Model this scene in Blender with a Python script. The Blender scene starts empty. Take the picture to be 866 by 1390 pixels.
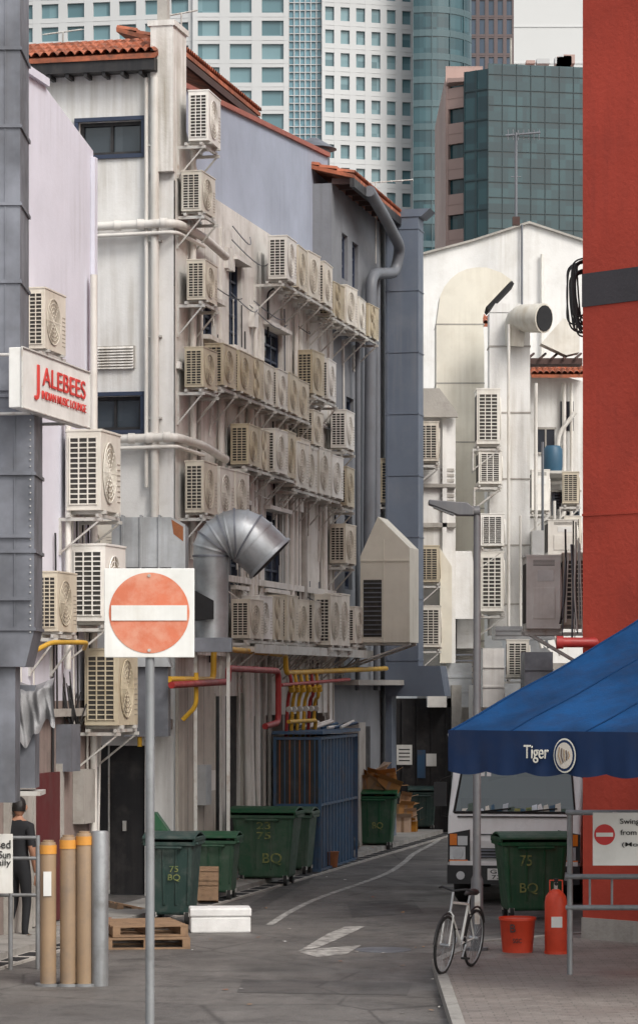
import bpy, bmesh, math, random
from mathutils import Matrix, Vector
R = random.Random(11)
sc = bpy.context.scene
# ---- survey constants: level 100 mm camera 3.1 m above the lane --------------
F=3861.0; CH=3.1; HY=930.0; CX=433.0
def wx(px,Y): return (px-CX)/F*Y
def wz(py,Y): return CH+(HY-py)/F*Y
def P(px,py,Y): return Vector((wx(px,Y),Y,wz(py,Y)))
def gY(py): return CH*F/(py-HY)
def G(px,py,z=0): 
    Y=gY(py); return Vector((wx(px,Y),Y,z))

# ---------------------------- materials ---------------------------------------
def mat(name,col,rough=.6,metal=0.,dirt=0.,dcol=(.09,.08,.07),scale=1.,streak=0.,bump=0.,var=0.,grain=.06,spec=.4,edge=.5):
    m=bpy.data.materials.new(name); m.use_nodes=True
    nt=m.node_tree; N=nt.nodes; L=nt.links
    b=N['Principled BSDF']; b.inputs['Roughness'].default_value=rough; b.inputs['Metallic'].default_value=metal
    b.inputs['Specular IOR Level'].default_value=spec
    geo=N.new('ShaderNodeNewGeometry')
    def noise(sx,sz,detail=6,rgh=.6,sc_=1.):
        mp=N.new('ShaderNodeMapping'); mp.inputs['Scale'].default_value=(sx,sx,sz); L.new(geo.outputs['Position'],mp.inputs['Vector'])
        n=N.new('ShaderNodeTexNoise'); n.inputs['Scale'].default_value=sc_; n.inputs['Detail'].default_value=detail; n.inputs['Roughness'].default_value=rgh
        L.new(mp.outputs[0],n.inputs['Vector']); return n
    def mix(fac,a,bb,mode='MIX'):
        x=N.new('ShaderNodeMix'); x.data_type='RGBA'; x.blend_type=mode
        for i,v in ((0,fac),(6,a),(7,bb)):
            if hasattr(v,'links') : L.new(v,x.inputs[i])
            elif i==0: x.inputs[0].default_value=v
            else: x.inputs[i].default_value=(*v,1)
        return x.outputs[2]
    def ramp(inp,a,bb,lo=0.,hi=1.):
        r=N.new('ShaderNodeMapRange'); r.inputs[1].default_value=a; r.inputs[2].default_value=bb; r.inputs[3].default_value=lo; r.inputs[4].default_value=hi
        L.new(inp,r.inputs[0]); return r.outputs[0]
    c=mix(0.,col,col)
    g=noise(1,1,5,.6,.8*scale)
    k=tuple(v*(1-grain*2.2) for v in col); k2=tuple(min(1,v*(1+grain)) for v in col)
    c=mix(ramp(g.outputs[0],.35,.65),k2,k)
    if dirt>0:
        n1=noise(1,1,8,.65,1.7*scale); c=mix(ramp(n1.outputs[0],edge,edge+.22,0,dirt),c,dcol)
        n3=noise(1,1,8,.7,9*scale); c=mix(ramp(n3.outputs[0],.58,.75,0,dirt*.5),c,dcol)
    if streak>0:
        n4=noise(.7,.5,4,.55,.9); c2=noise(9,.4,6,.6,1.)
        mm=N.new('ShaderNodeMath'); mm.operation='MULTIPLY'; L.new(ramp(n4.outputs[0],.42,.60),mm.inputs[0]); L.new(ramp(c2.outputs[0],.42,.72,0,streak),mm.inputs[1])
        c=mix(mm.outputs[0],c,dcol)
    if var>0:
        oi=N.new('ShaderNodeObjectInfo'); hs=N.new('ShaderNodeHueSaturation')
        L.new(ramp(oi.outputs['Random'],0,1,1-var,1+var*.4),hs.inputs['Value']); L.new(ramp(oi.outputs['Random'],0,1,1.5,.6),hs.inputs['Saturation'])
        L.new(c,hs.inputs['Color']); c=hs.outputs[0]
    L.new(c,b.inputs['Base Color'])
    rn=noise(1,1,4,.6,3*scale); L.new(ramp(rn.outputs[0],.3,.7,max(0,rough-.08),min(1,rough+.1)),b.inputs['Roughness'])
    if bump>0:
        bn=noise(1,1,8,.6,22*scale); bp=N.new('ShaderNodeBump'); bp.inputs['Strength'].default_value=bump; bp.inputs['Distance'].default_value=.02
        L.new(bn.outputs[0],bp.inputs['Height']); L.new(bp.outputs[0],b.inputs['Normal'])
    return m
def glassmat(name,cols,cell,rough=.12,spec=.8):
    m=bpy.data.materials.new(name); m.use_nodes=True; nt=m.node_tree; N=nt.nodes; L=nt.links; b=N['Principled BSDF']
    geo=N.new('ShaderNodeNewGeometry'); sn=N.new('ShaderNodeVectorMath'); sn.operation='SNAP'; sn.inputs[1].default_value=cell
    L.new(geo.outputs['Position'],sn.inputs[0]); w=N.new('ShaderNodeTexWhiteNoise'); L.new(sn.outputs[0],w.inputs['Vector'])
    n=N.new('ShaderNodeTexNoise'); n.inputs['Scale'].default_value=.05; n.inputs['Detail'].default_value=3; L.new(geo.outputs['Position'],n.inputs['Vector'])
    ad=N.new('ShaderNodeMath'); ad.operation='MULTIPLY_ADD'; ad.inputs[1].default_value=.5; L.new(w.outputs[0],ad.inputs[0])
    m2=N.new('ShaderNodeMath'); m2.operation='MULTIPLY'; m2.inputs[1].default_value=.5; L.new(n.outputs[0],m2.inputs[0]); L.new(m2.outputs[0],ad.inputs[2])
    r=N.new('ShaderNodeValToRGB'); L.new(ad.outputs[0],r.inputs[0])
    r.color_ramp.elements[0].color=(*cols[0],1); r.color_ramp.elements[0].position=.1
    r.color_ramp.elements[1].color=(*cols[-1],1); r.color_ramp.elements[1].position=.95
    for i,c in enumerate(cols[1:-1]):
        e=r.color_ramp.elements.new(.1+.85*(i+1)/(len(cols)-1)); e.color=(*c,1)
    L.new(r.outputs[0],b.inputs['Base Color']); b.inputs['Roughness'].default_value=rough; b.inputs['Specular IOR Level'].default_value=spec
    return m
M_={}
M_['white']=mat('white_plaster',(.74,.735,.72),.8,dirt=.28,dcol=(.42,.39,.34),streak=.6,bump=.2,grain=.04)
M_['facade']=mat('weathered_plaster',(.74,.72,.685),.82,dirt=.42,dcol=(.33,.29,.23),streak=.85,bump=.35,grain=.06)
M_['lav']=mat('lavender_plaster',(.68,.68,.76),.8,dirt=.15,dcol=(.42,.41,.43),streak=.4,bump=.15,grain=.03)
M_['blueg']=mat('blue_grey_plaster',(.36,.395,.48),.8,dirt=.2,dcol=(.24,.26,.31),streak=.4,bump=.15,grain=.05)
M_['grey']=mat('dark_grey_plaster',(.22,.23,.25),.8,dirt=.25,dcol=(.11,.11,.11),streak=.4,bump=.2)
M_['slate']=mat('slate_blue_duct',(.12,.145,.19),.55,dirt=.25,dcol=(.22,.23,.25),streak=.5)
M_['cream']=mat('cream_duct_paint',(.73,.695,.60),.6,dirt=.25,dcol=(.45,.40,.31),streak=.5,grain=.05)
M_['beige']=mat('beige_wall',(.55,.51,.45),.8,dirt=.45,dcol=(.22,.19,.16),streak=.7,bump=.3)
M_['conc']=mat('concrete',(.40,.38,.35),.85,dirt=.5,dcol=(.15,.13,.11),streak=.5,bump=.4)
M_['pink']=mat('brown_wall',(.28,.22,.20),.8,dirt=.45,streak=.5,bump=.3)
M_['red']=mat('red_render',(.42,.062,.040),.8,dirt=.35,dcol=(.25,.045,.034),streak=.4,bump=.45,scale=.7,grain=.09,spec=.2)
M_['maroon']=mat('maroon_door',(.11,.02,.022),.6,dirt=.3,streak=.3)
M_['band']=mat('black_band',(.045,.042,.047),.7,bump=.2)
M_['tile']=mat('terracotta',(.40,.125,.065),.8,dirt=.8,dcol=(.10,.055,.04),scale=3,bump=.3,grain=.2,edge=.46)
M_['coping']=mat('terracotta_coping',(.35,.12,.09),.8,dirt=.3,scale=3)
M_['dark']=mat('dark_void',(.018,.018,.02),.8)
M_['black']=mat('black_paint',(.02,.02,.022),.5,dirt=.4,dcol=(.09,.08,.075),scale=2,streak=.3)
M_['brown']=mat('dark_brown_timber',(.07,.04,.035),.8,dirt=.3)
M_['ac']=mat('ac_cream',(.68,.62,.51),.5,dirt=.4,dcol=(.36,.28,.19),scale=1.6,streak=.55,var=.28)
M_['acw']=mat('ac_white',(.76,.735,.68),.5,dirt=.28,dcol=(.40,.34,.26),scale=1.6,streak=.4,var=.15)
M_['coil']=mat('coil_dark',(.04,.037,.034),.7,dirt=.4,dcol=(.13,.11,.08),scale=4)
M_['fan']=mat('fan_grille_shade',(.42,.38,.31),.6,dirt=.4,dcol=(.24,.2,.15),scale=4)
M_['galv']=mat('galvanised',(.44,.46,.48),.42,metal=.5,dirt=.4,dcol=(.24,.23,.22),scale=1.6,streak=.5,grain=.18)
M_['galvd']=mat('galvanised_dark',(.20,.21,.24),.5,metal=.4,dirt=.4,dcol=(.11,.11,.115),scale=1.4,streak=.5,grain=.2)
M_['steel']=mat('bracket_steel',(.56,.55,.52),.5,metal=.2,dirt=.6,dcol=(.25,.14,.08),scale=3)
M_['pvc']=mat('pvc_pipe',(.70,.68,.64),.5,dirt=.35,dcol=(.36,.31,.25),streak=.6)
M_['pvcg']=mat('grey_pipe',(.15,.16,.18),.5,dirt=.3)
M_['lamp']=mat('lamp_post_grey',(.12,.12,.13),.5,metal=.2,dirt=.4,dcol=(.22,.21,.2),scale=3,streak=.4)
M_['yel']=mat('yellow_pipe',(.62,.36,.03),.45,dirt=.5,dcol=(.23,.13,.04),scale=3)
M_['redp']=mat('red_pipe',(.34,.03,.028),.45,dirt=.45,dcol=(.12,.02,.02),scale=3)
M_['navy']=mat('navy_frame',(.035,.05,.09),.5,dirt=.2)
M_['glass']=glassmat('window_glass',[(.02,.03,.04),(.07,.085,.10)],(.6,.6,.5),.08,.7)
M_['bluec']=mat('blue_steel',(.033,.09,.175),.5,dirt=.55,dcol=(.12,.075,.05),scale=2,streak=.6)
M_['rust']=mat('rust',(.30,.11,.045),.8,dirt=.5,dcol=(.1,.05,.03),scale=4)
M_['bin']=mat('green_bin',(.028,.09,.048),.5,dirt=.6,dcol=(.12,.14,.11),scale=2.5,streak=.6,var=.25)
M_['bind']=mat('dark_green_bin',(.022,.05,.044),.5,dirt=.6,dcol=(.11,.12,.11),scale=2.5,streak=.5)
M_['rub']=mat('rubber',(.02,.02,.02),.8,dirt=.3,dcol=(.08,.07,.06))
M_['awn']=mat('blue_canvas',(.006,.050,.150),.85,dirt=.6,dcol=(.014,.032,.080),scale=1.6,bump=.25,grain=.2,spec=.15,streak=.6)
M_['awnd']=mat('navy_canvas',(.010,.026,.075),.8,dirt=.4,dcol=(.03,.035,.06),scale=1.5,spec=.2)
M_['seam']=mat('canvas_seam',(.004,.030,.095),.85,spec=.15)
M_['wpaint']=mat('sign_white',(.76,.76,.73),.4,dirt=.3,dcol=(.48,.43,.36),scale=2,streak=.4)
M_['fadred']=mat('faded_sign_red',(.60,.17,.09),.5,dirt=.7,dcol=(.66,.34,.24),scale=3,edge=.42)
M_['signred']=mat('sign_red',(.55,.03,.03),.45,dirt=.1)
M_['txt']=mat('lettering_black',(.03,.03,.03),.6)
M_['txtr']=mat('lettering_red',(.60,.06,.05),.6)
M_['txtw']=mat('lettering_white',(.68,.66,.58),.6)
M_['txty']=mat('lettering_yellow',(.28,.28,.09),.7,dirt=.85,dcol=(.04,.1,.05),scale=9,edge=.4)
M_['pole']=mat('galv_pole',(.28,.29,.30),.5,metal=.4,dirt=.5,scale=2,streak=.5)
M_['truck']=mat('truck_white',(.80,.80,.79),.3,dirt=.2,dcol=(.45,.42,.38),scale=1.2,streak=.3,grain=.03)
M_['plastic']=mat('black_plastic',(.025,.026,.028),.5,dirt=.3,dcol=(.08,.08,.075))
M_['wind']=glassmat('windscreen',[(.03,.05,.05),(.07,.10,.10)],(.4,.4,.3),.06,.9)
M_['lens']=mat('headlamp_lens',(.62,.64,.66),.1,metal=.3)
M_['orange']=mat('indicator_orange',(.75,.2,.02),.25)
M_['gasred']=mat('gas_cylinder_red',(.60,.06,.025),.45,dirt=.45,dcol=(.3,.03,.02),scale=4)
M_['wood']=mat('pallet_wood',(.28,.18,.11),.85,dirt=.6,dcol=(.1,.07,.05),scale=4,bump=.3)
M_['card']=mat('cardboard',(.42,.26,.15),.85,dirt=.3,dcol=(.25,.15,.09),scale=3,var=.2)
M_['foam']=mat('styrofoam',(.80,.80,.79),.8,dirt=.3,dcol=(.5,.48,.45),scale=4,bump=.3)
M_['paint']=mat('road_paint',(.52,.51,.48),.75,dirt=.95,dcol=(.17,.16,.15),scale=4,edge=.38)
M_['skin']=mat('skin',(.38,.20,.13),.5)
M_['hair']=mat('hair',(.012,.010,.010),.6)
M_['cloth']=mat('black_cloth',(.016,.017,.02),.85)
M_['shoe']=mat('shoe',(.03,.03,.03),.6)
M_['tarp']=mat('grey_plastic_sheet',(.30,.30,.31),.4,dirt=.4,dcol=(.15,.15,.15),scale=3,bump=.5)
M_['ochre']=mat('bollard_ochre',(.30,.205,.125),.55,dirt=.5,dcol=(.15,.12,.1),scale=2,streak=.5)
M_['brass']=mat('bollard_cap_orange',(.62,.28,.05),.5,dirt=.4,scale=3)
M_['kerb']=mat('kerb_concrete',(.30,.29,.27),.85,dirt=.6,dcol=(.10,.09,.085),scale=2,bump=.3)
M_['barrel']=mat('blue_barrel',(.03,.09,.15),.5,dirt=.2)
M_['bag']=mat('black_bin_bag',(.02,.02,.022),.3,bump=.6)

def ground_mat(name,col,pav=False):
    m=bpy.data.materials.new(name); m.use_nodes=True; nt=m.node_tree; N=nt.nodes; L=nt.links; b=N['Principled BSDF']
    geo=N.new('ShaderNodeNewGeometry')
    def nz(s,d=8,r=.6,loc=(0,0,0),st=(1,1,1)):
        mp=N.new('ShaderNodeMapping'); mp.inputs['Scale'].default_value=st; mp.inputs['Location'].default_value=loc; L.new(geo.outputs['Position'],mp.inputs[0])
        n=N.new('ShaderNodeTexNoise'); n.inputs['Scale'].default_value=s; n.inputs['Detail'].default_value=d; n.inputs['Roughness'].default_value=r; L.new(mp.outputs[0],n.inputs['Vector']); return n.outputs[0]
    def rp(i,a,bb,lo=0,hi=1):
        r=N.new('ShaderNodeMapRange'); [setattr(r.inputs[k],'default_value',v) for k,v in ((1,a),(2,bb),(3,lo),(4,hi))]; L.new(i,r.inputs[0]); return r.outputs[0]
    def mix(f,a,bb):
        x=N.new('ShaderNodeMix'); x.data_type='RGBA'
        for i,v in ((0,f),(6,a),(7,bb)):
            if hasattr(v,'links'): L.new(v,x.inputs[i])
            elif i==0: x.inputs[0].default_value=v
            else: x.inputs[i].default_value=(*v,1)
        return x.outputs[2]
    c=mix(rp(nz(.5),.35,.65),tuple(v*1.25 for v in col),tuple(v*.75 for v in col))
    c=mix(rp(nz(60,3),.5,.7,0,.5),c,tuple(v*1.8 for v in col))
    c=mix(rp(nz(1.3,8,.7,(4,2,0)),.50,.66,0,.75),c,tuple(v*.42 for v in col))
    c=mix(rp(nz(3.5,8,.75,(1,7,0)),.56,.66,0,.65),c,tuple(v*.33 for v in col))
    c=mix(rp(nz(9,6,.75,(1,7,3)),.62,.68,0,.7),c,tuple(v*.3 for v in col))
    c=mix(rp(nz(.7,8,.7,(9,3,0),(1.6,.35,1)),.52,.68,0,.55),c,tuple(v*1.7 for v in col))
    v=N.new('ShaderNodeTexVoronoi'); v.feature='DISTANCE_TO_EDGE'; v.inputs['Scale'].default_value=.45
    dn=N.new('ShaderNodeVectorMath'); dn.operation='ADD'; n5=N.new('ShaderNodeTexNoise'); n5.inputs['Scale'].default_value=1.5; n5.inputs['Detail'].default_value=5
    L.new(geo.outputs['Position'],dn.inputs[0]); L.new(n5.outputs['Color'],dn.inputs[1]); L.new(dn.outputs[0],v.inputs['Vector'])
    if not pav:
        c=mix(rp(v.outputs['Distance'],0,.012,.7,0),c,tuple(v_*.3 for v_ in col))
    else:
        bk=N.new('ShaderNodeTexBrick'); bk.inputs['Scale'].default_value=2.2; bk.inputs['Color1'].default_value=(.17,.145,.13,1); bk.inputs['Color2'].default_value=(.25,.22,.20,1); bk.inputs['Mortar'].default_value=(.07,.065,.06,1); bk.inputs['Mortar Size'].default_value=.015
        L.new(geo.outputs['Position'],bk.inputs['Vector']); c=mix(.55,c,bk.outputs[0])
    L.new(c,b.inputs['Base Color']); L.new(rp(nz(.9,5,.6,(3,3,3)),.4,.6,.45,.9),b.inputs['Roughness'])
    bp=N.new('ShaderNodeBump'); bp.inputs['Strength'].default_value=.5; bp.inputs['Distance'].default_value=.02; L.new(nz(45),bp.inputs['Height']); L.new(bp.outputs[0],b.inputs['Normal'])
    return m

# ---------------------------- mesh builder ------------------------------------
class MB:
    def __init__(s,M=None): s.v=[];s.f=[];s.mi=[];s.sm=[];s.mats=[];s.M=M or Matrix.Identity(4)
    def k(s,m):
        m=M_[m] if isinstance(m,str) else m
        if m not in s.mats: s.mats.append(m)
        return s.mats.index(m)
    def add(s,vs,fs,m,sm=False):
        b=len(s.v); s.v+=[s.M@Vector(v) for v in vs]; k=s.k(m)
        for f in fs: s.f.append([i+b for i in f]); s.mi.append(k); s.sm.append(sm)
    def box(s,x0,x1,y0,y1,z0,z1,m):
        s.add([(x0,y0,z0),(x1,y0,z0),(x1,y1,z0),(x0,y1,z0),(x0,y0,z1),(x1,y0,z1),(x1,y1,z1),(x0,y1,z1)],
              [(0,3,2,1),(4,5,6,7),(0,1,5,4),(1,2,6,5),(2,3,7,6),(3,0,4,7)],m)
    def quad(s,a,b,c,d,m): s.add([a,b,c,d],[(0,1,2,3)],m)
    def prism(s,poly,ext,m):
        n=len(poly); e=Vector(ext); vs=[Vector(p) for p in poly]; vs+=[v+e for v in vs]
        s.add(vs,[tuple(range(n))[::-1],tuple(range(n,2*n))]+[(i,(i+1)%n,(i+1)%n+n,i+n) for i in range(n)],m)
    def tube(s,pts,r,m,seg=10,sm=True,caps=True,sq=1.):
        pts=[Vector(p) for p in pts]; n=len(pts); rs=r if isinstance(r,(list,tuple)) else [r]*n
        t0=(pts[1]-pts[0]).normalized(); a=Vector((0,0,1)) if abs(t0.z)<.9 else Vector((1,0,0))
        u=t0.cross(a).normalized(); vs=[]
        for i,p in enumerate(pts):
            if i==0: t=t0
            elif i==n-1: t=(pts[i]-pts[i-1]).normalized()
            else: t=((pts[i]-pts[i-1]).normalized()+(pts[i+1]-pts[i]).normalized()).normalized()
            u=(u-t*u.dot(t)).normalized(); w=t.cross(u)
            off=math.pi/4 if seg==4 else 0
            for j in range(seg):
                q=2*math.pi*j/seg+off; vs.append(p+(u*math.cos(q)+w*math.sin(q)*sq)*rs[i])
        fs=[(i*seg+j,i*seg+(j+1)%seg,(i+1)*seg+(j+1)%seg,(i+1)*seg+j) for i in range(n-1) for j in range(seg)]
        s.add(vs,fs,m,sm)
        if caps:
            s.add(vs[:seg],[tuple(range(seg))[::-1]],m); s.add(vs[-seg:],[tuple(range(seg))],m)
    def pipe(s,pts,r,m,br=.15,seg=9): s.tube(rnd(pts,br),r,m,seg)
    def build(s,name,parent=None,bevel=0,recalc=True,seg=2):
        me=bpy.data.meshes.new(name); me.from_pydata([tuple(v) for v in s.v],[],s.f)
        for m in s.mats: me.materials.append(m)
        me.polygons.foreach_set('material_index',s.mi); me.polygons.foreach_set('use_smooth',s.sm)
        if recalc:
            bm=bmesh.new(); bm.from_mesh(me); bmesh.ops.recalc_face_normals(bm,faces=bm.faces); bm.to_mesh(me); bm.free()
        o=bpy.data.objects.new(name,me); sc.collection.objects.link(o)
        if parent: o.parent=parent
        if bevel:
            bv=o.modifiers.new('bevel','BEVEL'); bv.width=bevel; bv.segments=seg; bv.limit_method='ANGLE'; bv.angle_limit=math.radians(50)
        return o
def rnd(pts,r,n=5):
    pts=[Vector(p) for p in pts]; out=[pts[0]]
    for i in range(1,len(pts)-1):
        a,b,c=pts[i-1],pts[i],pts[i+1]; d1=(a-b); d2=(c-b); k=min(r,d1.length*.45,d2.length*.45)
        p0=b+d1.normalized()*k; p2=b+d2.normalized()*k
        for j in range(n+1):
            t=j/n; out.append(p0*(1-t)**2+b*2*t*(1-t)+p2*t*t)
    out.append(pts[-1]); return out
def empty(name,loc=(0,0,0)):
    o=bpy.data.objects.new(name,None); sc.collection.objects.link(o); return o
def text(body,M,w,h,m,parent,name='lettering',fit=True):
    cu=bpy.data.curves.new(name,'FONT'); cu.body=body; cu.align_x='CENTER'; cu.align_y='CENTER'; cu.extrude=.004; cu.offset=.004
    o=bpy.data.objects.new('tmp',cu); sc.collection.objects.link(o); bpy.context.view_layer.update()
    me=bpy.data.meshes.new_from_object(o.evaluated_get(bpy.context.evaluated_depsgraph_get()))
    bpy.data.objects.remove(o)
    xs=[v.co.x for v in me.vertices]; ys=[v.co.y for v in me.vertices]
    if not xs: return
    cx=(max(xs)+min(xs))/2; cy=(max(ys)+min(ys))/2; sx=w/(max(xs)-min(xs)); sy=h/(max(ys)-min(ys))
    for v in me.vertices: v.co=M@Vector(((v.co.x-cx)*sx,(v.co.y-cy)*sy,v.co.z))
    me.materials.clear(); me.materials.append(M_[m]); t=bpy.data.objects.new(name,me); sc.collection.objects.link(t); t.parent=parent
    return t
def face_M(loc,right,up=(0,0,1)):
    r=Vector(right).normalized(); u=Vector(up).normalized(); n=r.cross(u)
    M=Matrix.Identity(4)
    for i in range(3): M[i][0]=r[i]; M[i][1]=u[i]; M[i][2]=n[i]; M[i][3]=loc[i]
    return M
class Frame:
    def __init__(s,O,U,N):
        s.O=Vector((*O,0)); s.U=Vector((*U,0)).normalized(); s.N=Vector((*N,0)).normalized()
        s.M=Matrix.Identity(4)
        for i in range(3): s.M[i][0]=s.U[i]; s.M[i][1]=s.N[i]; s.M[i][2]=(0,0,1)[i]; s.M[i][3]=s.O[i]
    def u(s,px,n=0):
        t=(px-CX)/F; q=s.O+s.N*n; return (t*q.y-q.x)/(s.U.x-t*s.U.y)
    def Y(s,u,n=0): return (s.O+s.N*n+s.U*u).y
    def z(s,px,py,n=0): return wz(py,s.Y(s.u(px,n),n))
    def w(s,u,n,z): return s.M@Vector((u,n,z))
ang=math.radians(12.66)
UA=(math.sin(ang),math.cos(ang)); NA=(math.cos(ang),-math.sin(ang))
FA=Frame((-2.106,41.7),UA,NA)                   # alley facade of the terrace
FS=Frame((-2.106,41.7),NA,(-UA[0],-UA[1]))      # its end wall facing the camera (u negative = left)

def wall_open(mb,u0,u1,z0,z1,ops,m,depth=.2):
    us=sorted({u0,u1,*[o[0] for o in ops],*[o[1] for o in ops]}); zs=sorted({z0,z1,*[o[2] for o in ops],*[o[3] for o in ops]})
    for a,b in zip(us,us[1:]):
        for c,d in zip(zs,zs[1:]):
            if any(o[0]<=a+1e-6 and b<=o[1]+1e-6 and o[2]<=c+1e-6 and d<=o[3]+1e-6 for o in ops): continue
            mb.quad((a,0,c),(b,0,c),(b,0,d),(a,0,d),m)
    for o in ops:
        a,b,c,d=o
        mb.quad((a,0,c),(a,-depth,c),(a,-depth,d),(a,0,d),m); mb.quad((b,0,c),(b,-depth,c),(b,-depth,d),(b,0,d),m)
        mb.quad((a,0,c),(b,0,c),(b,-depth,c),(a,-depth,c),m); mb.quad((a,0,d),(b,0,d),(b,-depth,d),(a,-depth,d),m)
def window(mb,a,b,c,d,nx,nz,fm='navy',gm='glass',n=-.12,bw=.05,back=-.2):
    mb.quad((a,n,c),(b,n,c),(b,n,d),(a,n,d),gm)
    def bar(x0,x1,z0,z1,e): mb.box(x0,x1,n+.003,n+.05+e,z0,z1,fm)
    bar(a,b,c,c+bw,0);bar(a,b,d-bw,d,0);bar(a,a+bw,c+bw,d-bw,.002);bar(b-bw,b,c+bw,d-bw,.002)
    for i in range(1,nx):
        x=a+(b-a)*i/nx; bar(x-bw*.4,x+bw*.4,c+bw,d-bw,-.006)
    for i in range(1,nz):
        z=c+(d-c)*i/nz; bar(a+bw,b-bw,z-bw*.35,z+bw*.35,-.012)
def tile_roof(mb,x0,x1,y0,run,z0,slope,m='tile',th=.06):
    n=int((x1-x0)/.13); rows=max(2,int(abs(run)/.3)); vs=[];fs=[];sp=6; nx=n*sp+1; ny=rows*2
    for r in range(rows):
        for e in (0,1):
            y=y0+run*(r+e)/rows
            for i in range(nx):
                x=x0+(x1-x0)*i/(nx-1); w=abs(math.sin(math.pi*i/sp))*.06
                vs.append((x,y,z0+(abs(y-y0))*slope+w+(.035 if e==0 else 0)))
    for r in range(ny-1):
        for i in range(nx-1):
            a=r*nx+i; fs.append((a,a+1,a+nx+1,a+nx))
    mb.add(vs,fs,m,False)
    mb.prism([(x0,y0+.02*(1 if run>0 else -1),z0-th),(x0,y0+.02*(1 if run>0 else -1),z0+.01),(x0,y0+run,z0+.01+abs(run)*slope),(x0,y0+run,z0-th+abs(run)*slope)],(x1-x0,0,0),m)

# ------------------------- air conditioner mesh -------------------------------
def ac_mesh(mname,fans=1,body='ac',plain=False):
    mb=MB(); w,d,h=.8,.3,.7
    mb.box(-w/2,w/2,-d,0,.03,h-.02,body)
    mb.box(-w/2-.008,w/2+.008,-d-.008,.008,h-.02,h,body)
    for x in (-w/2+.1,w/2-.16): mb.box(x,x+.06,-d-.02,.02,0,.03,'steel')
    x=-w/2
    if not plain:
        mb.box(x-.004,x,-d+.035,-.03,.08,h-.07,'coil')
        nz=13
        for i in range(nz+1):
            z=.08+(h-.15)*i/nz; mb.box(x-.014,x-.0045,-d+.03,-.025,z-.0055,z+.0055,body)
        for i in range(4):
            y=-d+.035+(d-.065)*i/3; mb.box(x-.018,x-.0045,y-.006,y+.006,.072,h-.062,body)
    else:
        mb.box(x-.012,x,-d+.05,-.06,.12,.4,body); mb.box(x-.006,x,-d+.06,-.1,.46,.56,'wpaint')
        for i in range(5): mb.box(x-.004,x-.0005,-d+.05,-.06,.60+i*.012,.604+i*.012,'coil')
    mb.box(w/2,w/2+.02,-d+.05,-.12,.25,h-.1,body); 
    mb.box(-w/2+.03,w/2-.2,0,.006,.08,h-.08,'coil')
    fz=[h/2] if fans==1 else [h*.27,h*.73]; fr=.25 if fans==1 else .155
    for z in fz:
        cx=-.09; seg=24
        vs=[(cx,-d-.003,z)]+[(cx+fr*math.cos(2*math.pi*i/seg),-d-.003,z+fr*math.sin(2*math.pi*i/seg)) for i in range(seg)]
        mb.add(vs,[(0,i+1,(i+1)%seg+1) for i in range(seg)],'fan')
        for rr in (1.,.82,.64,.46,.28,.12):
            pts=[(cx+fr*rr*math.cos(2*math.pi*i/seg),-d-.012,z+fr*rr*math.sin(2*math.pi*i/seg)) for i in range(seg+1)]
            mb.tube(pts,.008 if rr==1. else .006,body,4,False,False)
        for i in range(8):
            q=math.pi*i/4; mb.tube([(cx,-d-.011,z),(cx+fr*math.cos(q),-d-.011,z+fr*math.sin(q))],.005,body,4,False,False)
    for i in range(8): mb.box(w/2-.14,w/2-.03,-d-.006,-d,.12+i*.045,.128+i*.045,'fan')
    o=mb.build(mname,bevel=.006,seg=1)
    dg=bpy.context.evaluated_depsgraph_get(); me=bpy.data.meshes.new_from_object(o.evaluated_get(dg)); bpy.data.objects.remove(o); me.name=mname
    return me
ACM=[ac_mesh('ac_a',1,'ac'),ac_mesh('ac_b',2,'ac'),ac_mesh('ac_c',1,'acw'),ac_mesh('ac_plain',1,'acw',True)]
clutter=MB()   # refrigerant lines
def place_ac(fr,u,n,ztop,w=.8,d=.3,h=.7,v=None,line=True,zdrop=None):
    v=R.choice([0,0,0,1,2,2]) if v is None else v
    o=bpy.data.objects.new('air_conditioner',ACM[v]); sc.collection.objects.link(o)
    M=Matrix.Identity(4); jt=R.uniform(-.05,.05)
    X=(fr.U+fr.N*jt).normalized(); Yv=Vector((-X.y,X.x,0)); 
    if Yv.dot(fr.N)>0: Yv=-Yv
    loc=fr.w(u+w/2,n,ztop-h)
    sx,sy,sz=w/.8,d/.3,h/.7
    for i in range(3): M[i][0]=X[i]*sx; M[i][1]=Yv[i]*sy; M[i][2]=(0,0,1)[i]*sz; M[i][3]=loc[i]
    o.matrix_world=M
    if line:
        clutter.M=fr.M
        z0=ztop-h*.75; dd=R.uniform(.4,2.2)
        clutter.pipe([(u+w+.01,n+d*.4,z0),(u+w+.07,n+d*.3,z0-.1),(u+w+.05,.03,z0-.25),(u+w+R.uniform(-.1,.15),.03,z0-.25-dd)],.018,'pvc' if R.random()<.7 else 'black',.08,5)
    return o
def shelf(fr,u0,u1,n,d,z):
    mb=MB(fr.M)
    for nn in (n+.02,n+d-.06): mb.box(u0-.05,u1+.05,nn,nn+.04,z-.045,z-.003,'steel')
    k=max(2,int((u1-u0)/.8)+1)
    for i in range(k):
        u=u0+(u1-u0)*i/(k-1)
        mb.box(u-.02,u+.02,0,n+d+.02,z-.09,z-.047,'steel'); mb.tube([(u,0.01,z-.5),(u,n+d-.03,z-.09)],.016,'steel',4,False); mb.box(u-.02,u+.02,.0,.03,z-.52,z-.09,'steel')
    mb.build('wall_bracket')
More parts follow.
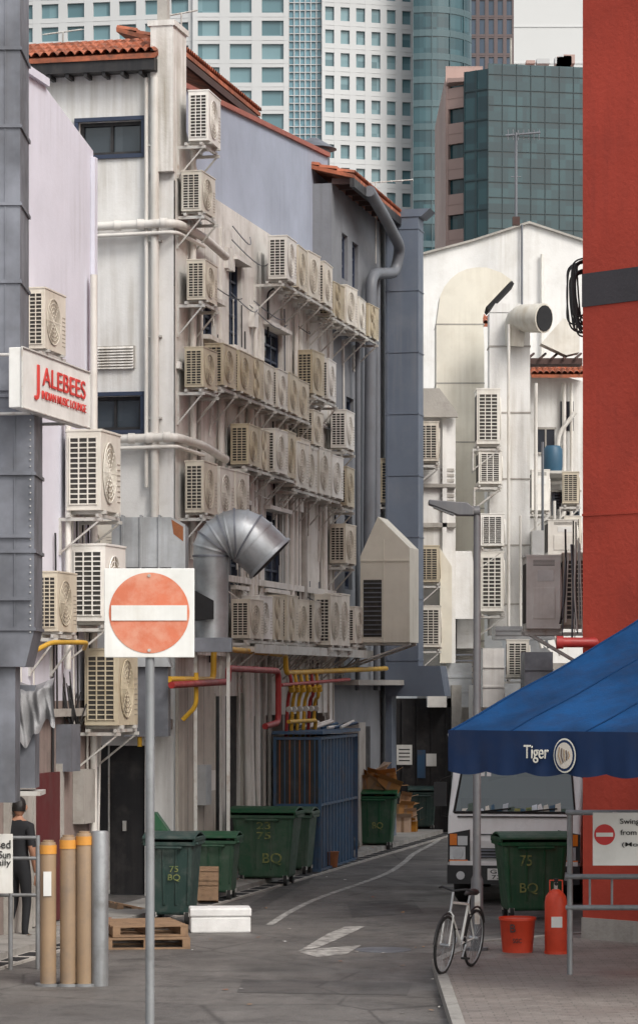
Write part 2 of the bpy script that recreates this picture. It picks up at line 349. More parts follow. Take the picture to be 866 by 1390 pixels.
def row(fr,px,py,cnt,pitch=.93,w=.8,d=.3,h=.7,n=.1,v=None,jit=.04):
    u=fr.u(px,n); zt=fr.z(px,py,n)
    for i in range(cnt):
        hh=h+R.choice([0,0,-.08,.06,.02])*(1 if cnt>1 else 0)
        dn=R.uniform(-.03,.06)
        place_ac(fr,u+i*pitch+R.uniform(-jit,jit),n+dn,zt-h+hh,w*R.uniform(.94,1.0),d*R.uniform(.92,1.06),hh,v)
    shelf(fr,u,u+(cnt-1)*pitch+w,n,d,zt-h)

# =============================== TERRACE A ====================================
A=empty('shophouse')
uE=FA.u(450); 
mb=MB(FA.M)
ops=[]; wins=[]
def op(px0,px1,py0,py1,nx,nz):
    a=FA.u(px0);b=FA.u(px1); pm=(px0+px1)/2; z1=FA.z(pm,py0); z0=FA.z(pm,py1); ops.append((a,b,z0,z1)); wins.append((a,b,z0,z1,nx,nz))
op(276,293,412,458,2,3); op(311,328,358,472,2,5); op(355,383,448,508,3,3); op(356,384,695,800,3,4); op(312,328,684,795,2,4); op(276,292,706,770,2,3)
door=(FA.u(289),FA.u(326),.12,FA.z(305,945)); 
rec=(FA.u(345),uE-.3,.12,2.6)
wall_open(mb,0,uE,0,10.5,ops+[door,rec],'facade',.22)
mb.box(.0,uE,-.4,-.002,10.5,10.62,'facade')
mb.quad((0,-.4,10.5),(uE,-.4,10.5),(uE,-6,10.5),(0,-6,10.5),'conc')
mb.quad((uE,0,0),(uE,-6,0),(uE,-6,10.5),(uE,0,10.5),'facade')
for z,e in ((7.75,.06),(4.72,.10),(3.55,.08)): mb.box(.05,uE-.05,.002,e,z,z+.1,'facade')
for k,u in enumerate((2.55,5.1,7.9,10.3)): mb.box(u,u+.22,.002,.045,.12,10.2,'facade')
mb.build('facade_wall',A)
mb=MB(FA.M)
for w in wins:
    window(mb,*w); a,b,c,d=w[:4]; mb.box(a-.06,b+.06,.002,.12,c-.07,c-.004,'facade'); mb.box(a-.06,b+.06,.002,.16,d+.004,d+.07,'facade')
mb.build('windows',A)
mb=MB(FA.M)
a,b,c,d=door; mb.box(a,b,-.12,-.06,c,d,'black'); mb.box((a+b)/2-.01,(a+b)/2+.01,-.058,-.04,c,d,'dark'); mb.box(a-.06,a-.003,.002,.05,c,d+.05,'beige'); mb.box(b+.003,b+.06,.002,.05,c,d+.05,'beige')
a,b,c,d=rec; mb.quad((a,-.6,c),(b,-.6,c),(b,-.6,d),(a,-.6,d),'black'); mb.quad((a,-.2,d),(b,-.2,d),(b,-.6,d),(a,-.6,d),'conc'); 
for i in range(5): mb.box(a+1+i*1.1,a+1.15+i*1.1,-.25,-.02,.12,d,'conc')
mb.box(.02,FA.u(287),.002,.05,.12,3.2,'beige'); 
for i in range(2): mb.box(.5+i*.9,.53+i*.9,.052,.06,.12,3.2,'conc')
mb.box(FA.u(262),FA.u(270),.052,.2,1.3,1.9,'galv'); mb.box(FA.u(274),FA.u(280),.052,.15,1.5,1.8,'acw')
mb.build('ground_floor_joinery',A)
# end wall facing the camera
mb=MB(FS.M)
def ops_S(px0,px1,py0,py1): 
    pm=(px0+px1)/2; return (FS.u(px0),FS.u(px1),FS.z(pm,py1),FS.z(pm,py0))
w1=ops_S(108,193,165,210); w2=ops_S(118,192,538,584); dr=ops_S(97,197,1012,1216)
zt=12.1
wall_open(mb,-3.6,-.02,0,zt,[w1,w2,dr],'white',.2)
mb.quad((-3.6,0,0),(-3.6,-3,0),(-3.6,-3,zt),(-3.6,0,zt),'white')
mb.build('end_wall',A)
mb=MB(FS.M)
for w in (w1,w2):
    window(mb,*w,2,1,'black','glass',bw=.05); mb.box(w[0]-.06,w[1]+.06,.002,.05,w[3]+.003,w[3]+.06,'navy'); mb.box(w[0]-.06,w[1]+.06,.002,.04,w[2]-.06,w[2]-.003,'navy')
    mb.box(w[0]-.06,w[0]-.003,.002,.045,w[2],w[3],'navy');mb.box(w[1]+.003,w[1]+.06,.002,.045,w[2],w[3],'navy')
a,b,c,d=dr; mb.box(a,b,-.12,-.07,0.02,d,'black'); mb.box((a+b)/2-.012,(a+b)/2+.012,-.068,-.05,0.02,d,'steel'); mb.box(b-.35,b-.3,-.069,-.03,.95,1.1,'steel')
v=ops_S(117,184,470,501); mb.box(v[0],v[1],.002,.03,v[2],v[3],'conc')
for i in range(8):
    z=v[2]+(v[3]-v[2])*(i+.5)/8; mb.prism([(v[0]+.02,.032,z-.015),(v[0]+.02,.06,z-.025),(v[0]+.02,.06,z-.018),(v[0]+.02,.032,z+.01)],(v[1]-v[0]-.04,0,0),'facade')
mb.build('end_windows_and_vent',A)
mb=MB(FS.M)
tile_roof(mb,-3.7,-.22,.35,-1.2,12.3,.38)
mb.box(-3.65,-.23,.05,.30,12.08,12.26,'black'); mb.box(-3.65,-.24,.0,.26,12.27,12.3,'brown'); mb.box(-1.6,-.23,-.9,.045,12.101,12.3,'brown')
for i in range(12): mb.box(-3.55+i*.28,-3.5+i*.28,.01,.28,12.02,12.078,'black')
mb.build('front_roof',A)
mb=MB(FA.M)
mb.box(-.12,.62,-.34,.0,10.62,12.75,'facade'); mb.box(-.14,.66,-.38,.03,12.75,12.83,'facade')
mb.prism([(.62,-.3,10.62),(1.7,-.3,10.62),(.62,-.3,11.4)],(0,.28,0),'facade')
mb.box(.1,.25,-.3,-.15,12.83,13.3,'conc')
mb.build('party_wall',A)
mb=MB(FA.M)
mb.prism([(.7,-.36,10.5),(uE+1.3,-.36,10.5),(uE+1.3,-.36,13.02),(.7,-.36,12.15)],(0,-.25,0),'blueg')
mb.prism([(.7,-.31,12.15),(uE+1.3,-.31,13.02),(uE+1.3,-.31,13.1),(.7,-.31,12.23)],(0,-.35,0),'coping')
mb.build('setback_storey',A)
mb=MB(FA.M); mb.box(3.6,uE+.4,-1.8,-1.25,10.5,13.05,'brown'); mb.build('upper_wall',A)
mb=MB(FA.M); tile_roof(mb,3.4,uE-1.6,-.92,-1.0,13.3,.3); mb.box(3.4,uE-1.6,-1.0,-.95,13.1,13.22,'brown'); mb.build('upper_roof',A)

row(FA,250,122,1,h=.78,d=.31); row(FA,249,232,1,h=.62); row(FA,250,352,1,h=.62)
row(FA,250,471,1,h=.62); row(FA,276,466,7,pitch=.86,h=.66)
row(FA,360,320,4,pitch=1.0,h=.74,n=.18); row(FA,432,376,4,pitch=.98,h=.72,n=.18)
row(FA,405,480,2,h=.72); row(FA,402,556,1,h=.62); row(FA,446,556,1,h=.72); row(FA,445,633,1,h=.74,n=.12); row(FA,445,711,1,h=.74)
row(FA,309,568,4,pitch=.9,h=.74)
row(FA,378,600,4,pitch=.9,h=.78); row(FA,251,627,3,pitch=.86,h=.78)
row(FA,312,806,5,pitch=.84,h=.72); row(FA,384,818,6,pitch=.85,h=.68); row(FA,428,808,2,pitch=.85,h=.9,n=.35); row(FA,462,823,1,h=.7,n=.2)
row(FA,348,586,3,pitch=.9,h=.6,n=.1)
# pipes on the terrace
dp=MB()
dp.M=FS.M
x=FS.u(213); zb=FS.z(213,700)
dp.pipe([(x,.1,12.0),(x,.1,zb-1.5)],.062,'pvc'); dp.pipe([(x-.13,.1,12.0),(x-.13,.1,6)],.03,'pvc')
for z in (7,8.2,9.6,11): dp.box(x-.09,x+.09,0.003,.11,z,z+.03,'steel')
for px0,py in ((118,308),(148,597)):
    z=FS.z(200,py); 
    dp.M=Matrix.Identity(4)
    p=[FS.w(FS.u(px0),.16,z),FS.w(.06,.16,z+.02),FA.w(1.0,.17,z-.02),FA.w(2.3,.17,z-.12)]
    dp.pipe(p,.065,'pvc',.25); dp.pipe([q+Vector((0,-.02,-.14)) for q in p[:3]],.03,'pvc',.15)
    dp.pipe([FS.w(FS.u(px0),.16,z),FS.w(FS.u(px0)-.1,.0,z)],.065,'pvc')
    for q in range(4): dp.tube([p[0].lerp(p[1],.12+q*.25)-Vector((.05,0,0)),p[0].lerp(p[1],.12+q*.25)+Vector((.05,0,0))],.08,'pvc',9)
dp.M=FA.M
for px,py0,py1,r in ((262,150,760,.05),(300,480,800,.05),(340,520,900,.06),(347,420,900,.035),(396,600,880,.05),(345,660,900,.05),(412,690,900,.07),(402,430,800,.04),(440,640,900,.06),(298,620,880,.05),(270,380,700,.03),(388,520,900,.04)):
    u=FA.u(px,.07); dp.pipe([(u,.07,FA.z(px,py0)),(u+.02,.07,FA.z(px,py1))],r,R.choice(['pvc','pvc','pvc','conc']))
for px in (333,341,349,358,366,338):
    u=FA.u(px,.1); dp.pipe([(u,.1,3.6),(u,.1+R.uniform(0,.1),.1)],R.uniform(.03,.06),R.choice(['pvc','conc','pvc']))
dp.build('drain_pipe')
mb=MB(FA.M)
for k in range(26):
    u=R.uniform(.6,9.5); z=R.choice([4.6,6.2,6.9,7.9,9.2,10.2])+R.uniform(-.2,.2); l=R.uniform(.8,2.6); s=R.uniform(.03,.3)
    mb.tube([(u+l*t/8,.05+.12*math.sin(math.pi*t/8),z-s*math.sin(math.pi*t/8)) for t in range(9)],.009,R.choice(['black','pvc','pvcg']),4,True,False)
for k in range(30):
    u=R.uniform(.6,10.5); z=R.uniform(4.5,9.8); mb.tube([(u,.03,z),(u+R.uniform(-.05,.05),.04,z-R.uniform(.5,2))],R.uniform(.008,.018),R.choice(['black','pvc','pvc','pvcg']),5)
for k in range(9):
    u=R.uniform(.8,10); z=R.choice([4.2,5.2,6.1,8.9,9.6]); mb.box(u,u+R.uniform(.15,.3),.003,.1,z,z+R.uniform(.2,.4),R.choice(['acw','galv','pvc']))
mb.build('facade_cables')
gp=MB(FA.M)
def uu(px,n=.45): return FA.u(px,n)
zg=3.3
gp.pipe([(uu(230),.45,zg-.12),(uu(290),.45,zg-.12),(uu(290)+.02,.45,zg+.35),(uu(388),.45,zg+.3),(uu(388),.45,zg),(uu(524),.45,zg+.12)],.045,'yel',.14)
gp.pipe([(uu(262),.5,zg-.02),(uu(262),.5,zg-.5),(uu(262),.3,zg-.7)],.035,'yel',.1)
for k,px in enumerate((392,399,407,415,422,429)):
    gp.pipe([(uu(px),.45,zg+.05),(uu(px),.5,zg-.15-.05*k),(uu(px)+.15,.4,zg-.45),(uu(px)+.15,.35,1.9+.1*(k%3))],.03,'yel' if k%4 else 'redp',.09)
    gp.tube([(uu(px)-.02,.5,zg-.22),(uu(px)+.03,.5,zg-.3)],.055,'yel',8)
    gp.tube([(uu(px)+.12,.42,zg-.6),(uu(px)+.2,.42,zg-.6)],.05,'steel',8)
gp.pipe([(uu(388),.5,2.5),(uu(425),.5,2.5),(uu(425),.45,2.1)],.035,'yel',.1)
gp.build('gas_pipe')
gp=MB(FA.M)
gp.pipe([(uu(233,.55),.55,zg-.2),(uu(310,.55),.55,zg-.15),(uu(310,.55),.55,zg+.05),(uu(378,.55),.55,zg+.03),(uu(378,.55),.55,zg-.8),(uu(360,.55),.55,zg-.85)],.05,'redp',.16)
gp.pipe([(uu(378),.5,zg-.2),(uu(470),.5,zg-.1)],.03,'redp')
gp.build('fire_pipe')
mb=MB(FA.M); mb.box(2.6,uE+1,.005,.55,3.62,3.7,'facade'); mb.box(2.6,uE+1,.555,.575,3.6,3.74,'steel'); 
for i in range(9): mb.tube([(2.8+i*1.0,.0,3.2),(2.8+i*1.0,.5,3.6)],.018,'steel',4)
mb.build('service_ledge',A)

# =============================== DARK GREY BUILDING ===========================
Bd=empty('shophouse'); u0=uE+.02; u1=FA.u(524)
mb=MB(FA.M)
go=[]; gw=[]
for px0,px1,py0,py1,nx,nz in ((464,472,318,380,2,3),(478,486,330,392,2,3),(508,518,455,560,2,5),(470,480,540,600,2,3),(468,478,700,800,2,4)):
    pm=(px0+px1)/2; o=(FA.u(px0),FA.u(px1),FA.z(pm,py1),FA.z(pm,py0)); go.append(o); gw.append((*o,nx,nz))
wall_open(mb,u0,u1,0,12.3,go,'grey',.2)
mb.quad((u0,0,10.0),(u0,-4,10.0),(u0,-4,12.3),(u0,0,12.3),'grey'); mb.quad((u1,0,0),(u1,-4,0),(u1,-4,12.3),(u1,0,12.3),'grey')
mb.quad((u0,0,12.3),(u1,0,12.3),(u1,-4,12.3),(u0,-4,12.3),'conc')
mb.build('walls',Bd); mb=MB(FA.M)
for w in gw: window(mb,*w,bw=.06)
mb.build('windows',Bd)
mb=MB(FA.M); tile_roof(mb,u0-.1,u1+1.6,.45,-2,12.42,.25); mb.box(u0-.1,u1+1.6,.36,.44,12.2,12.36,'black')
for i in range(9): mb.box(u0+i*.6,u0+.08+i*.6,0,.4,12.28,12.38,'brown')
mb.build('roof',Bd)
mb=MB(FA.M); un=FA.u(500,.15)
mb.pipe([(uE+1.0,.5,12.3),(uE+2.5,.52,12.0),(un+1.4,.5,11.7),(un+1.4,.4,11.2),(un,.2,11.0),(un,.15,4.0)],.11,'pvcg',.35,10)
mb.pipe([(un+.8,.15,11.2),(un+.8,.15,3.0)],.07,'pvcg'); mb.pipe([(un-1.0,.15,9.6),(un-1.0,.15,3.0)],.05,'pvcg')
mb.build('downpipe',Bd)
mb=MB(FA.M)
mb.box(u0,u1+2,.004,.5,3.1,3.2,'conc'); mb.box(u0+1,u0+1.6,.004,.3,.1,2.4,'conc'); mb.box(u0+2.2,u0+3.2,.004,.06,.1,2.3,'black'); mb.box(u0+.1,u0+.8,.004,.2,1.2,2.2,'galv')
mb.build('ground_floor_fittings',Bd)

# =============================== BIG SLATE DUCT ===============================
mb=MB(FA.M); n0=.12; ud=FA.u(523,n0); zt=FA.z(523,292,n0); zb=FA.z(523,945,n0)
mb.box(ud,ud+.55,n0,n0+.66,zb+.6,zt-.05,'slate')
mb.prism([(ud-.02,n0-.04,zt-.05),(ud-.02,n0+.72,zt-.05),(ud-.02,n0+.9,zt+.1),(ud-.02,n0-.2,zt+.1)],(.6,0,0),'slate')
mb.prism([(ud-.03,n0+.0,zb+.0),(ud-.03,n0+1.2,zb),(ud-.03,n0+1.1,zb+.6),(ud-.03,n0,zb+.6)],(.7,0,0),'slate')
mb.box(ud+.02,ud+.5,n0,n0+.12,.1,zb,'slate')
for z in [zb+.7+i*1.22 for i in range(8)]:
    mb.box(ud-.012,ud+.562,n0-.012,n0+.672,z,z+.025,'slate')
mb.box(ud-.012,ud,n0+.03,n0+.06,zb+.7,zt-.1,'slate')
mb.build('exhaust_duct')
mb=MB(FA.M); n0=.45; uc=FA.u(489,n0); z0=FA.z(489,872,n0); z1=FA.z(489,755,n0); z2=FA.z(512,708,n0)
W=.92
mb.prism([(uc,n0,z0),(uc,n0+W,z0),(uc,n0+W,z1+.15),(uc,n0+W*.36,z2),(uc,n0,z1)],(.9,0,0),'cream')
mb.box(uc-.01,uc-.002,n0+.06,n0+.40,z0+.1,z0+1.15,'coil')
for i in range(12): mb.box(uc-.03,uc-.012,n0+.06,n0+.40,z0+.14+i*.085,z0+.16+i*.085,'galvd')
mb.box(uc-.015,uc,n0+.43,n0+.45,z0,z1+.3,'cream'); mb.box(uc-.015,uc,n0,n0+W,z1-.1,z1-.07,'cream')
for k in (0.1,.7): mb.tube([(uc+k,0,z0-.5),(uc+k,n0+W,z0-.03)],.025,'steel',4); mb.box(uc+k-.02,uc+k+.02,0,n0+W,z0-.05,z0-.003,'steel')
mb.build('ventilation_housing')
def ac_at(px,py,Y,w=.8,d=.3,h=.75,v=None,shelfs=True):
    X=wx(px,Y); z=wz(py,Y)
    fr=Frame((X-.08,Y),(0.03,1),(1,-.03))
    place_ac(fr,0,.08,z,w,d,h,v,line=False)
    if shelfs: shelf(fr,0,w,.08,d,z-h)
ac_at(513,622,56.5,d=.56,h=.92); ac_at(568,572,59.2,d=.42,h=.86); ac_at(569,740,59.2,d=.42,h=.8);ac_at(570,822,59.2,d=.42,h=.9)

# =============================== FAR CLUSTER ==================================
Cb=empty('rear_extension')
mb=MB()
Y=60.2
mb.prism([P(566,1131,Y),P(618,1131,Y),P(618,562,Y),P(596,530,Y),P(566,530,Y)],(0,5,0),'white')
for i in range(9): mb.box(wx(598,Y),wx(616,Y),Y-.02,Y-.003,wz(640+i*7,Y),wz(636+i*7,Y),'conc')
mb.box(wx(566,Y),wx(618,Y),Y-.12,Y-.003,wz(662,Y),wz(657,Y),'conc'); mb.box(wx(566,Y),wx(618,Y),Y-.10,Y-.003,wz(716,Y),wz(710,Y),'conc'); mb.box(wx(600,Y),wx(606,Y),Y-.1,Y-.003,wz(960,Y),wz(560,Y),'white')
mb.prism([P(596,745,Y-.02),P(612,770,Y-.02),P(612,900,Y-.02),P(596,900,Y-.02)],(0,-.35,0),'cream')
mb.build('walls',Cb)
mb=MB(); mb.prism([P(562,566,Y-.3),P(621,566,Y-.3),P(621,560,Y-.3),P(596,527,Y-.3),P(562,527,Y-.3)],(0,.2,0),'conc'); mb.build('roof_edge',Cb)
Y=63.5
mb=MB()
out=[(592,1090),(592,440),(597,402),(603,389),(612,378),(622,370),(634,365),(646,363),(660,363),(680,370),(694,380),(659,417),(655,432),(657,470),(657,1090)]
mb.prism([P(a,b,Y) for a,b in out],(0,1.0,0),'cream')
mb.prism([P(694.5,381,Y+.03),P(660,417,Y+.03),P(663,421,Y+.03),P(697.5,385,Y+.03)],(0,.9,0),'dark')
for py in (440,520,600,690,780,870): mb.box(wx(591.5,Y),wx(657.5,Y),Y-.008,Y+1.005,wz(py+.8,Y),wz(py-.8,Y),'conc')
mb.build('kitchen_exhaust_duct')
mb=MB(); Y=62
mb.box(wx(664,Y),wx(719,Y),Y,Y+.7,wz(862,Y),wz(425,Y),'white')
mb.prism([P(664,424,Y),P(719,424,Y),P(706,412,Y),P(672,412,Y)],(0,.7,0),'white')
for py in (470,560,650,740,820): mb.box(wx(663,Y),wx(720,Y),Y-.015,Y+.71,wz(py+1,Y),wz(py-1,Y),'conc')
mb.tube(rnd([P(698,470,Y-.15),P(700,432,Y-.2),P(738,432,Y-.7)],.35,4),[.2,.22,.26,.29,.3,.31,.32,.32],'acw',16)
e=P(738,432,Y-.7); dv=(e-P(700,432,Y-.2)).normalized(); mb.tube([e+dv*.005,e+dv*.02],.28,'dark',16)
mb.prism([P(700,862,Y),P(719,862,Y),P(748,885,Y),P(748,905,Y),P(690,905,Y)],(0,.7,0),'galv')
mb.build('exhaust_duct')
for px,py,h in ((646,527,1.25),(648,611,.75),(652,697,.72),(652,748,1.35)): ac_at(px,py,61,d=.5,h=h,v=2)
W_=empty('gable_building'); Y=72
mb=MB(); mb.prism([P(556,1100,Y),P(556,350,Y),P(640,328,Y),P(718,303,Y),P(800,330,Y),P(860,345,Y),P(860,1100,Y)],(0,10,0),'white'); mb.build('gable_wall',W_)
mb=MB(); 
for a,b in (((556,350),(640,328)),((640,328),(718,303)),((718,303),(800,330))):
    mb.prism([P(*a,Y-.1),P(*b,Y-.1),P(b[0],b[1]-3,Y-.1),P(a[0],a[1]-3,Y-.1)],(0,.5,0),'conc')
mb.tube([P(735,345,Y-.1),P(735,600,Y-.1)],.04,'pvc',6); mb.tube([P(708,305,Y-.1),P(708,420,Y-.1)],.03,'pvcg',6)
mb.build('coping_and_pipes',W_)
mb=MB(); Y=71; b=P(700,303,Y)
mb.tube([b,P(700,180,Y)],.04,'pvcg',5); mb.tube([P(686,184,Y),P(733,180,Y)],.03,'pvcg',5)
for i in range(6): mb.tube([P(688+i*8,184-i*.7,Y-.4),P(688+i*8,184-i*.7,Y+.4)],.012,'pvcg',4); 
for i in range(7): mb.tube([P(689+i*7,176,Y),P(689+i*7,190,Y)],.018,'pvcg',4)
mb.tube([P(693,240,Y),P(707,240,Y)],.015,'pvcg',4); mb.box(b.x-.09,b.x+.09,Y-.1,Y+.1,b.z-.05,b.z+.15,'brown')
mb.build('tv_antenna')
mb=MB()
for (x0,y0,x1,y1) in ((460,251,560,244),(60,47,112,40),(225,22,268,14)):
    YY=44 if x0<400 else 56
    mb.tube([P(x0,y0,YY),P(x1,y1,YY)],.015,'steel',4)
    for i in range(8):
        q=P(x0,y0,YY).lerp(P(x1,y1,YY),i/7.); mb.tube([q-Vector((0,.25,.06)),q+Vector((0,.25,.06))],.008,'steel',4)
    q=P(x0,y0,YY).lerp(P(x1,y1,YY),.5); mb.tube([q,q-Vector((0,0,1.6))],.018,'steel',4)
mb.build('roof_antenna')
mb=MB(); q=P(425,203,57); mb.tube([q+Vector((0,0,-1.2)),q],.34,'galvd',14); mb.tube([q,q+Vector((0,0,.22))],[.48,.1],'galvd',14); mb.build('roof_ventilator')
Rb=empty('white_rear_building'); Y=66
mb=MB(); 
mb.prism([P(700,1120,Y),P(700,520,Y),P(722,500,Y),P(800,520,Y),P(800,1120,Y)],(0,5,0),'white')
mb.build('walls',Rb)
mb=MB(Matrix.Translation(P(721,509,Y-.5))); tile_roof(mb,0,1.25,0,1.2,0,.35); mb.build('roof',Rb)
mb=MB(Matrix.Translation(P(640,440,67))); tile_roof(mb,0,.8,0,.8,0,.35); mb.build('tile_canopy',Rb)
mb=MB(); Yd=64; mb.prism([P(734,466,Yd),P(764,432,Yd),P(786,440,Yd),P(786,478,Yd),P(768,482,Yd)],(0,.5,0),'acw'); mb.box(wx(715,Yd),wx(790,Yd),Yd,Yd+.6,wz(494,Yd),wz(486,Yd),'brown'); 
for k in range(5): mb.tube([P(716+k*16,487,Yd-.1),P(724+k*16,480,Yd+.6)],.03,'brown',5)
mb.build('extractor_cowl')
mb=MB(); 
for (a,b,c,d) in ((728,752,583,614),(748,786,668,700)):
    x0,x1=wx(a,Y),wx(b,Y); mb.box(x0,x1,Y-.03,Y-.004,wz(d,Y),wz(c,Y),'glass'); mb.box(x0-.04,x1+.04,Y-.05,Y-.031,wz(d,Y)-.05,wz(d,Y),'conc'); mb.box(x0-.04,x1+.04,Y-.05,Y-.031,wz(c,Y),wz(c,Y)+.05,'conc'); mb.box((x0+x1)/2-.02,(x0+x1)/2+.02,Y-.05,Y-.031,wz(d,Y),wz(c,Y),'conc')
for i in range(9): mb.box(wx(752,Y),wx(784,Y),Y-.03,Y-.004,wz(670+i*4,Y),wz(668+i*4,Y),'conc')
mb.box(wx(760,Y),wx(778,Y),Y-.02,Y-.003,wz(585,Y),wz(545,Y),'glass')
mb.pipe([P(765,520,Y-.15),P(765,700,Y-.15),P(745,720,Y-.15),P(745,840,Y-.15)],.05,'pvc'); mb.pipe([P(775,520,Y-.15),P(775,760,Y-.15)],.04,'pvc')
mb.pipe([P(700,655,Y-.2),P(785,655,Y-.2)],.05,'pvc'); mb.pipe([P(757,640,Y-.3),P(757,590,Y-.3),P(780,560,Y-.3)],.05,'pvc',.2)
mb.build('windows_and_pipes',Rb)
mb=MB(); q=P(750,640,64.5); mb.tube([q,q+Vector((0,0,.1)),q+Vector((0,0,.5)),q+Vector((0,0,.58))],[.2,.22,.22,.16],'barrel',14); mb.box(q.x-.4,q.x+.4,64.2,66,q.z-.06,q.z-.003,'steel'); mb.build('water_drum')
ac_at(720,637,63,d=.4,h=.95,v=3); ac_at(742,705,58,d=.6,h=.75,v=3); ac_at(764,640,60,d=.35,h=.7,v=0); ac_at(742,770,58,d=.42,h=.75,v=0); ac_at(688,868,57.5,d=.45,h=.8,v=2); ac_at(765,700,59,d=.35,h=.7,v=2)
mb=MB()
for (a,b,c,d,Y,m) in ((618,660,880,1060,62.5,'conc'),(655,760,905,1060,61,'galv'),(672,752,850,868,58,'galv'),(655,684,880,960,57,'acw'),(712,750,885,960,56,'galvd'),(640,668,930,1000,58,'acw'),(722,741,720,850,61.5,'white'),(748,790,900,1060,58,'conc'),(606,640,900,960,60,'galv'),(580,606,905,960,59.5,'acw'),(620,646,820,880,61.5,'white')):
    mb.box(wx(a,Y),wx(b,Y),Y,Y+1.2,wz(d,Y) if d<1050 else .01,wz(c,Y),m)
    for k in range(2): mb.box(wx(a,Y)-.01,wx(b,Y)+.01,Y-.02,Y-.002,wz(c+(d-c)*(k+1)/3,Y),wz(c+(d-c)*(k+1)/3,Y)+.03,m)
for k in range(8):
    mb.box(wx(614,61),wx(640,61),60.6,60.62,wz(890+k*8,61),wz(888+k*8,61),'galvd')
mb.prism([P(600,748,60.9),P(640,748,60.9),P(646,790,60.9),P(646,840,60.9),P(600,840,60.9)],(0,.2,0),'white')
for a,c,d_,r,m in ((690,440,860,.035,'pvc'),(727,520,850,.04,'pvc'),(736,600,850,.03,'pvcg'),(752,680,860,.035,'pvc'),(706,700,870,.03,'pvc')):
    mb.pipe([P(a,c,61.6),P(a,d_,61.6),P(a+8,d_+30,61.6)],r,m,.15,7)
mb.build('service_plant')
mb=MB(); Y=60
mb.box(wx(526,Y),wx(612,Y),Y,Y+.08,0.005,wz(948,Y),'black'); mb.box(wx(612,Y),wx(625,Y),Y-.3,Y,0.005,wz(930,Y),'conc')
for i in range(5): mb.box(wx(526+i*20,Y)-.02,wx(526+i*20,Y)+.02,Y-.04,Y-.002,.01,wz(950,Y),'black')
for a,b,c,d,m in ((538,559,1011,1038,'wpaint'),(566,577,1018,1056,'bluec'),(578,592,1023,1040,'wpaint')): mb.box(wx(a,Y),wx(b,Y),Y-.06,Y-.042,wz(d,Y),wz(c,Y),m)
for k in range(4): mb.box(wx(541,Y),wx(556,Y),Y-.064,Y-.061,wz(1018+k*5,Y),wz(1016.5+k*5,Y),'txt')
mb.build('black_hoarding')
# ======== left near building ===================================================
L_=empty('lavender_building')
FB=Frame((-2.106-UA[0]*16,41.7-UA[1]*16),UA,NA)
ue=FB.u(127)
mb=MB(FB.M)
zz=FB.z(127,205); za=FB.z(62,118)
ua=FB.u(62)
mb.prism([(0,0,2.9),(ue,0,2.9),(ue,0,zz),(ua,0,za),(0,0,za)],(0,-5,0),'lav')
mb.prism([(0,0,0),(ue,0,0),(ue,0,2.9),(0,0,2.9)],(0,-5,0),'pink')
mb.build('walls',L_)
mb=MB(FB.M)
mb.box(0,ua,-.3,.06,za,za+.1,'lav'); mb.box(ue-.12,ue+.004,.003,.06,0,zz-.1,'lav')
a,b=FB.u(40),FB.u(76); mb.box(a,b,.003,.06,.12,2.0,'maroon'); mb.box(a-.08,a,.003,.09,.12,2.1,'conc'); mb.box(b,b+.08,.003,.09,.12,2.1,'conc')
mb.box(FB.u(5),FB.u(36),.003,.08,.1,1.9,'conc'); mb.box(.2,ue-.2,.004,.12,2.7,2.8,'conc')
mb.pipe([(ue-.3,.1,8.5),(ue-.3,.1,.3)],.05,'pvc'); mb.pipe([(ue-1.4,.1,7.0),(ue-1.4,.1,3.3)],.04,'pvc')
for k in range(8):
    u=R.uniform(ue-3.5,ue-.3); mb.tube([(u,.04,R.uniform(4.5,6)),(u+.05,.05,R.uniform(2,3.5))],.014,R.choice(['black','pvc']),5)
mb.box(ue-.9,ue-.4,.003,.15,1.3,2.0,'conc'); mb.box(ue-1.6,ue-1.2,.003,.2,2.0,2.6,'galvd')
mb.build('trim_and_doors',L_)
for px,py,h,d,v in ((91,583,1.08,.46,2),(98,738,1.04,.46,2),(116,880,1.05,.46,0),(29,390,.78,.30,0),(50,775,.78,.26,0)):
    n=.1; u=FB.u(px,n)-.0; zt=FB.z(px,py,n); place_ac(FB,u,n,zt,.85,d,h,v); shelf(FB,u,u+.85,n,d,zt-h)
place_ac(FS,FS.u(120),.5,FS.z(120,708,.5),.62,.3,.66,0); place_ac(FS,FS.u(112),.5,FS.z(112,770,.5),.62,.3,.6,0,line=False)
shelf(FS,FS.u(118),FS.u(178),.5,.3,FS.z(120,770,.5)+.02)
# near galvanised duct stack
mb=MB(); Y=30
for z0,z1,xl,xr in ((wz(490,Y),13.5,-35,28),(wz(856,Y),wz(492,Y),-35,47)):
    mb.box(wx(xl,Y),wx(xr,Y),Y,Y+.9,z0,z1,'galvd')
    z=z0
    while z<z1:
        mb.box(wx(xl,Y)-.02,wx(xr,Y)+.02,Y-.025,Y+.92,z,z+.035,'galvd'); z+=.82
    for k in range(2): mb.box(wx(xl+(xr-xl)*(k+1)/3,Y),wx(xl+(xr-xl)*(k+1)/3,Y)+.012,Y-.012,Y,z0,z1,'galvd')
mb.prism([P(-35,488,Y-.03),P(28,488,Y-.03),P(47,530,Y-.03),P(-35,530,Y-.03)],(0,.96,0),'galvd')
mb.prism([P(-35,856,Y),P(47,856,Y),P(35,905,Y),P(-35,905,Y)],(0,.9,0),'galvd')
mb.box(wx(-35,Y),wx(20,Y),Y+.1,Y+.6,wz(1090,Y),wz(905,Y),'galvd')
for k in range(4): mb.box(wx(-30,Y),wx(44,Y),Y-.045,Y-.026,wz(560+k*85,Y),wz(555+k*85,Y),'galvd')
for k in range(40):
    z=wz(858-9*k,Y); mb.tube([(wx(42,Y),Y-.02,z),(wx(42,Y),Y-.002,z)],.008,'steel',5)
mb.build('galvanised_duct')
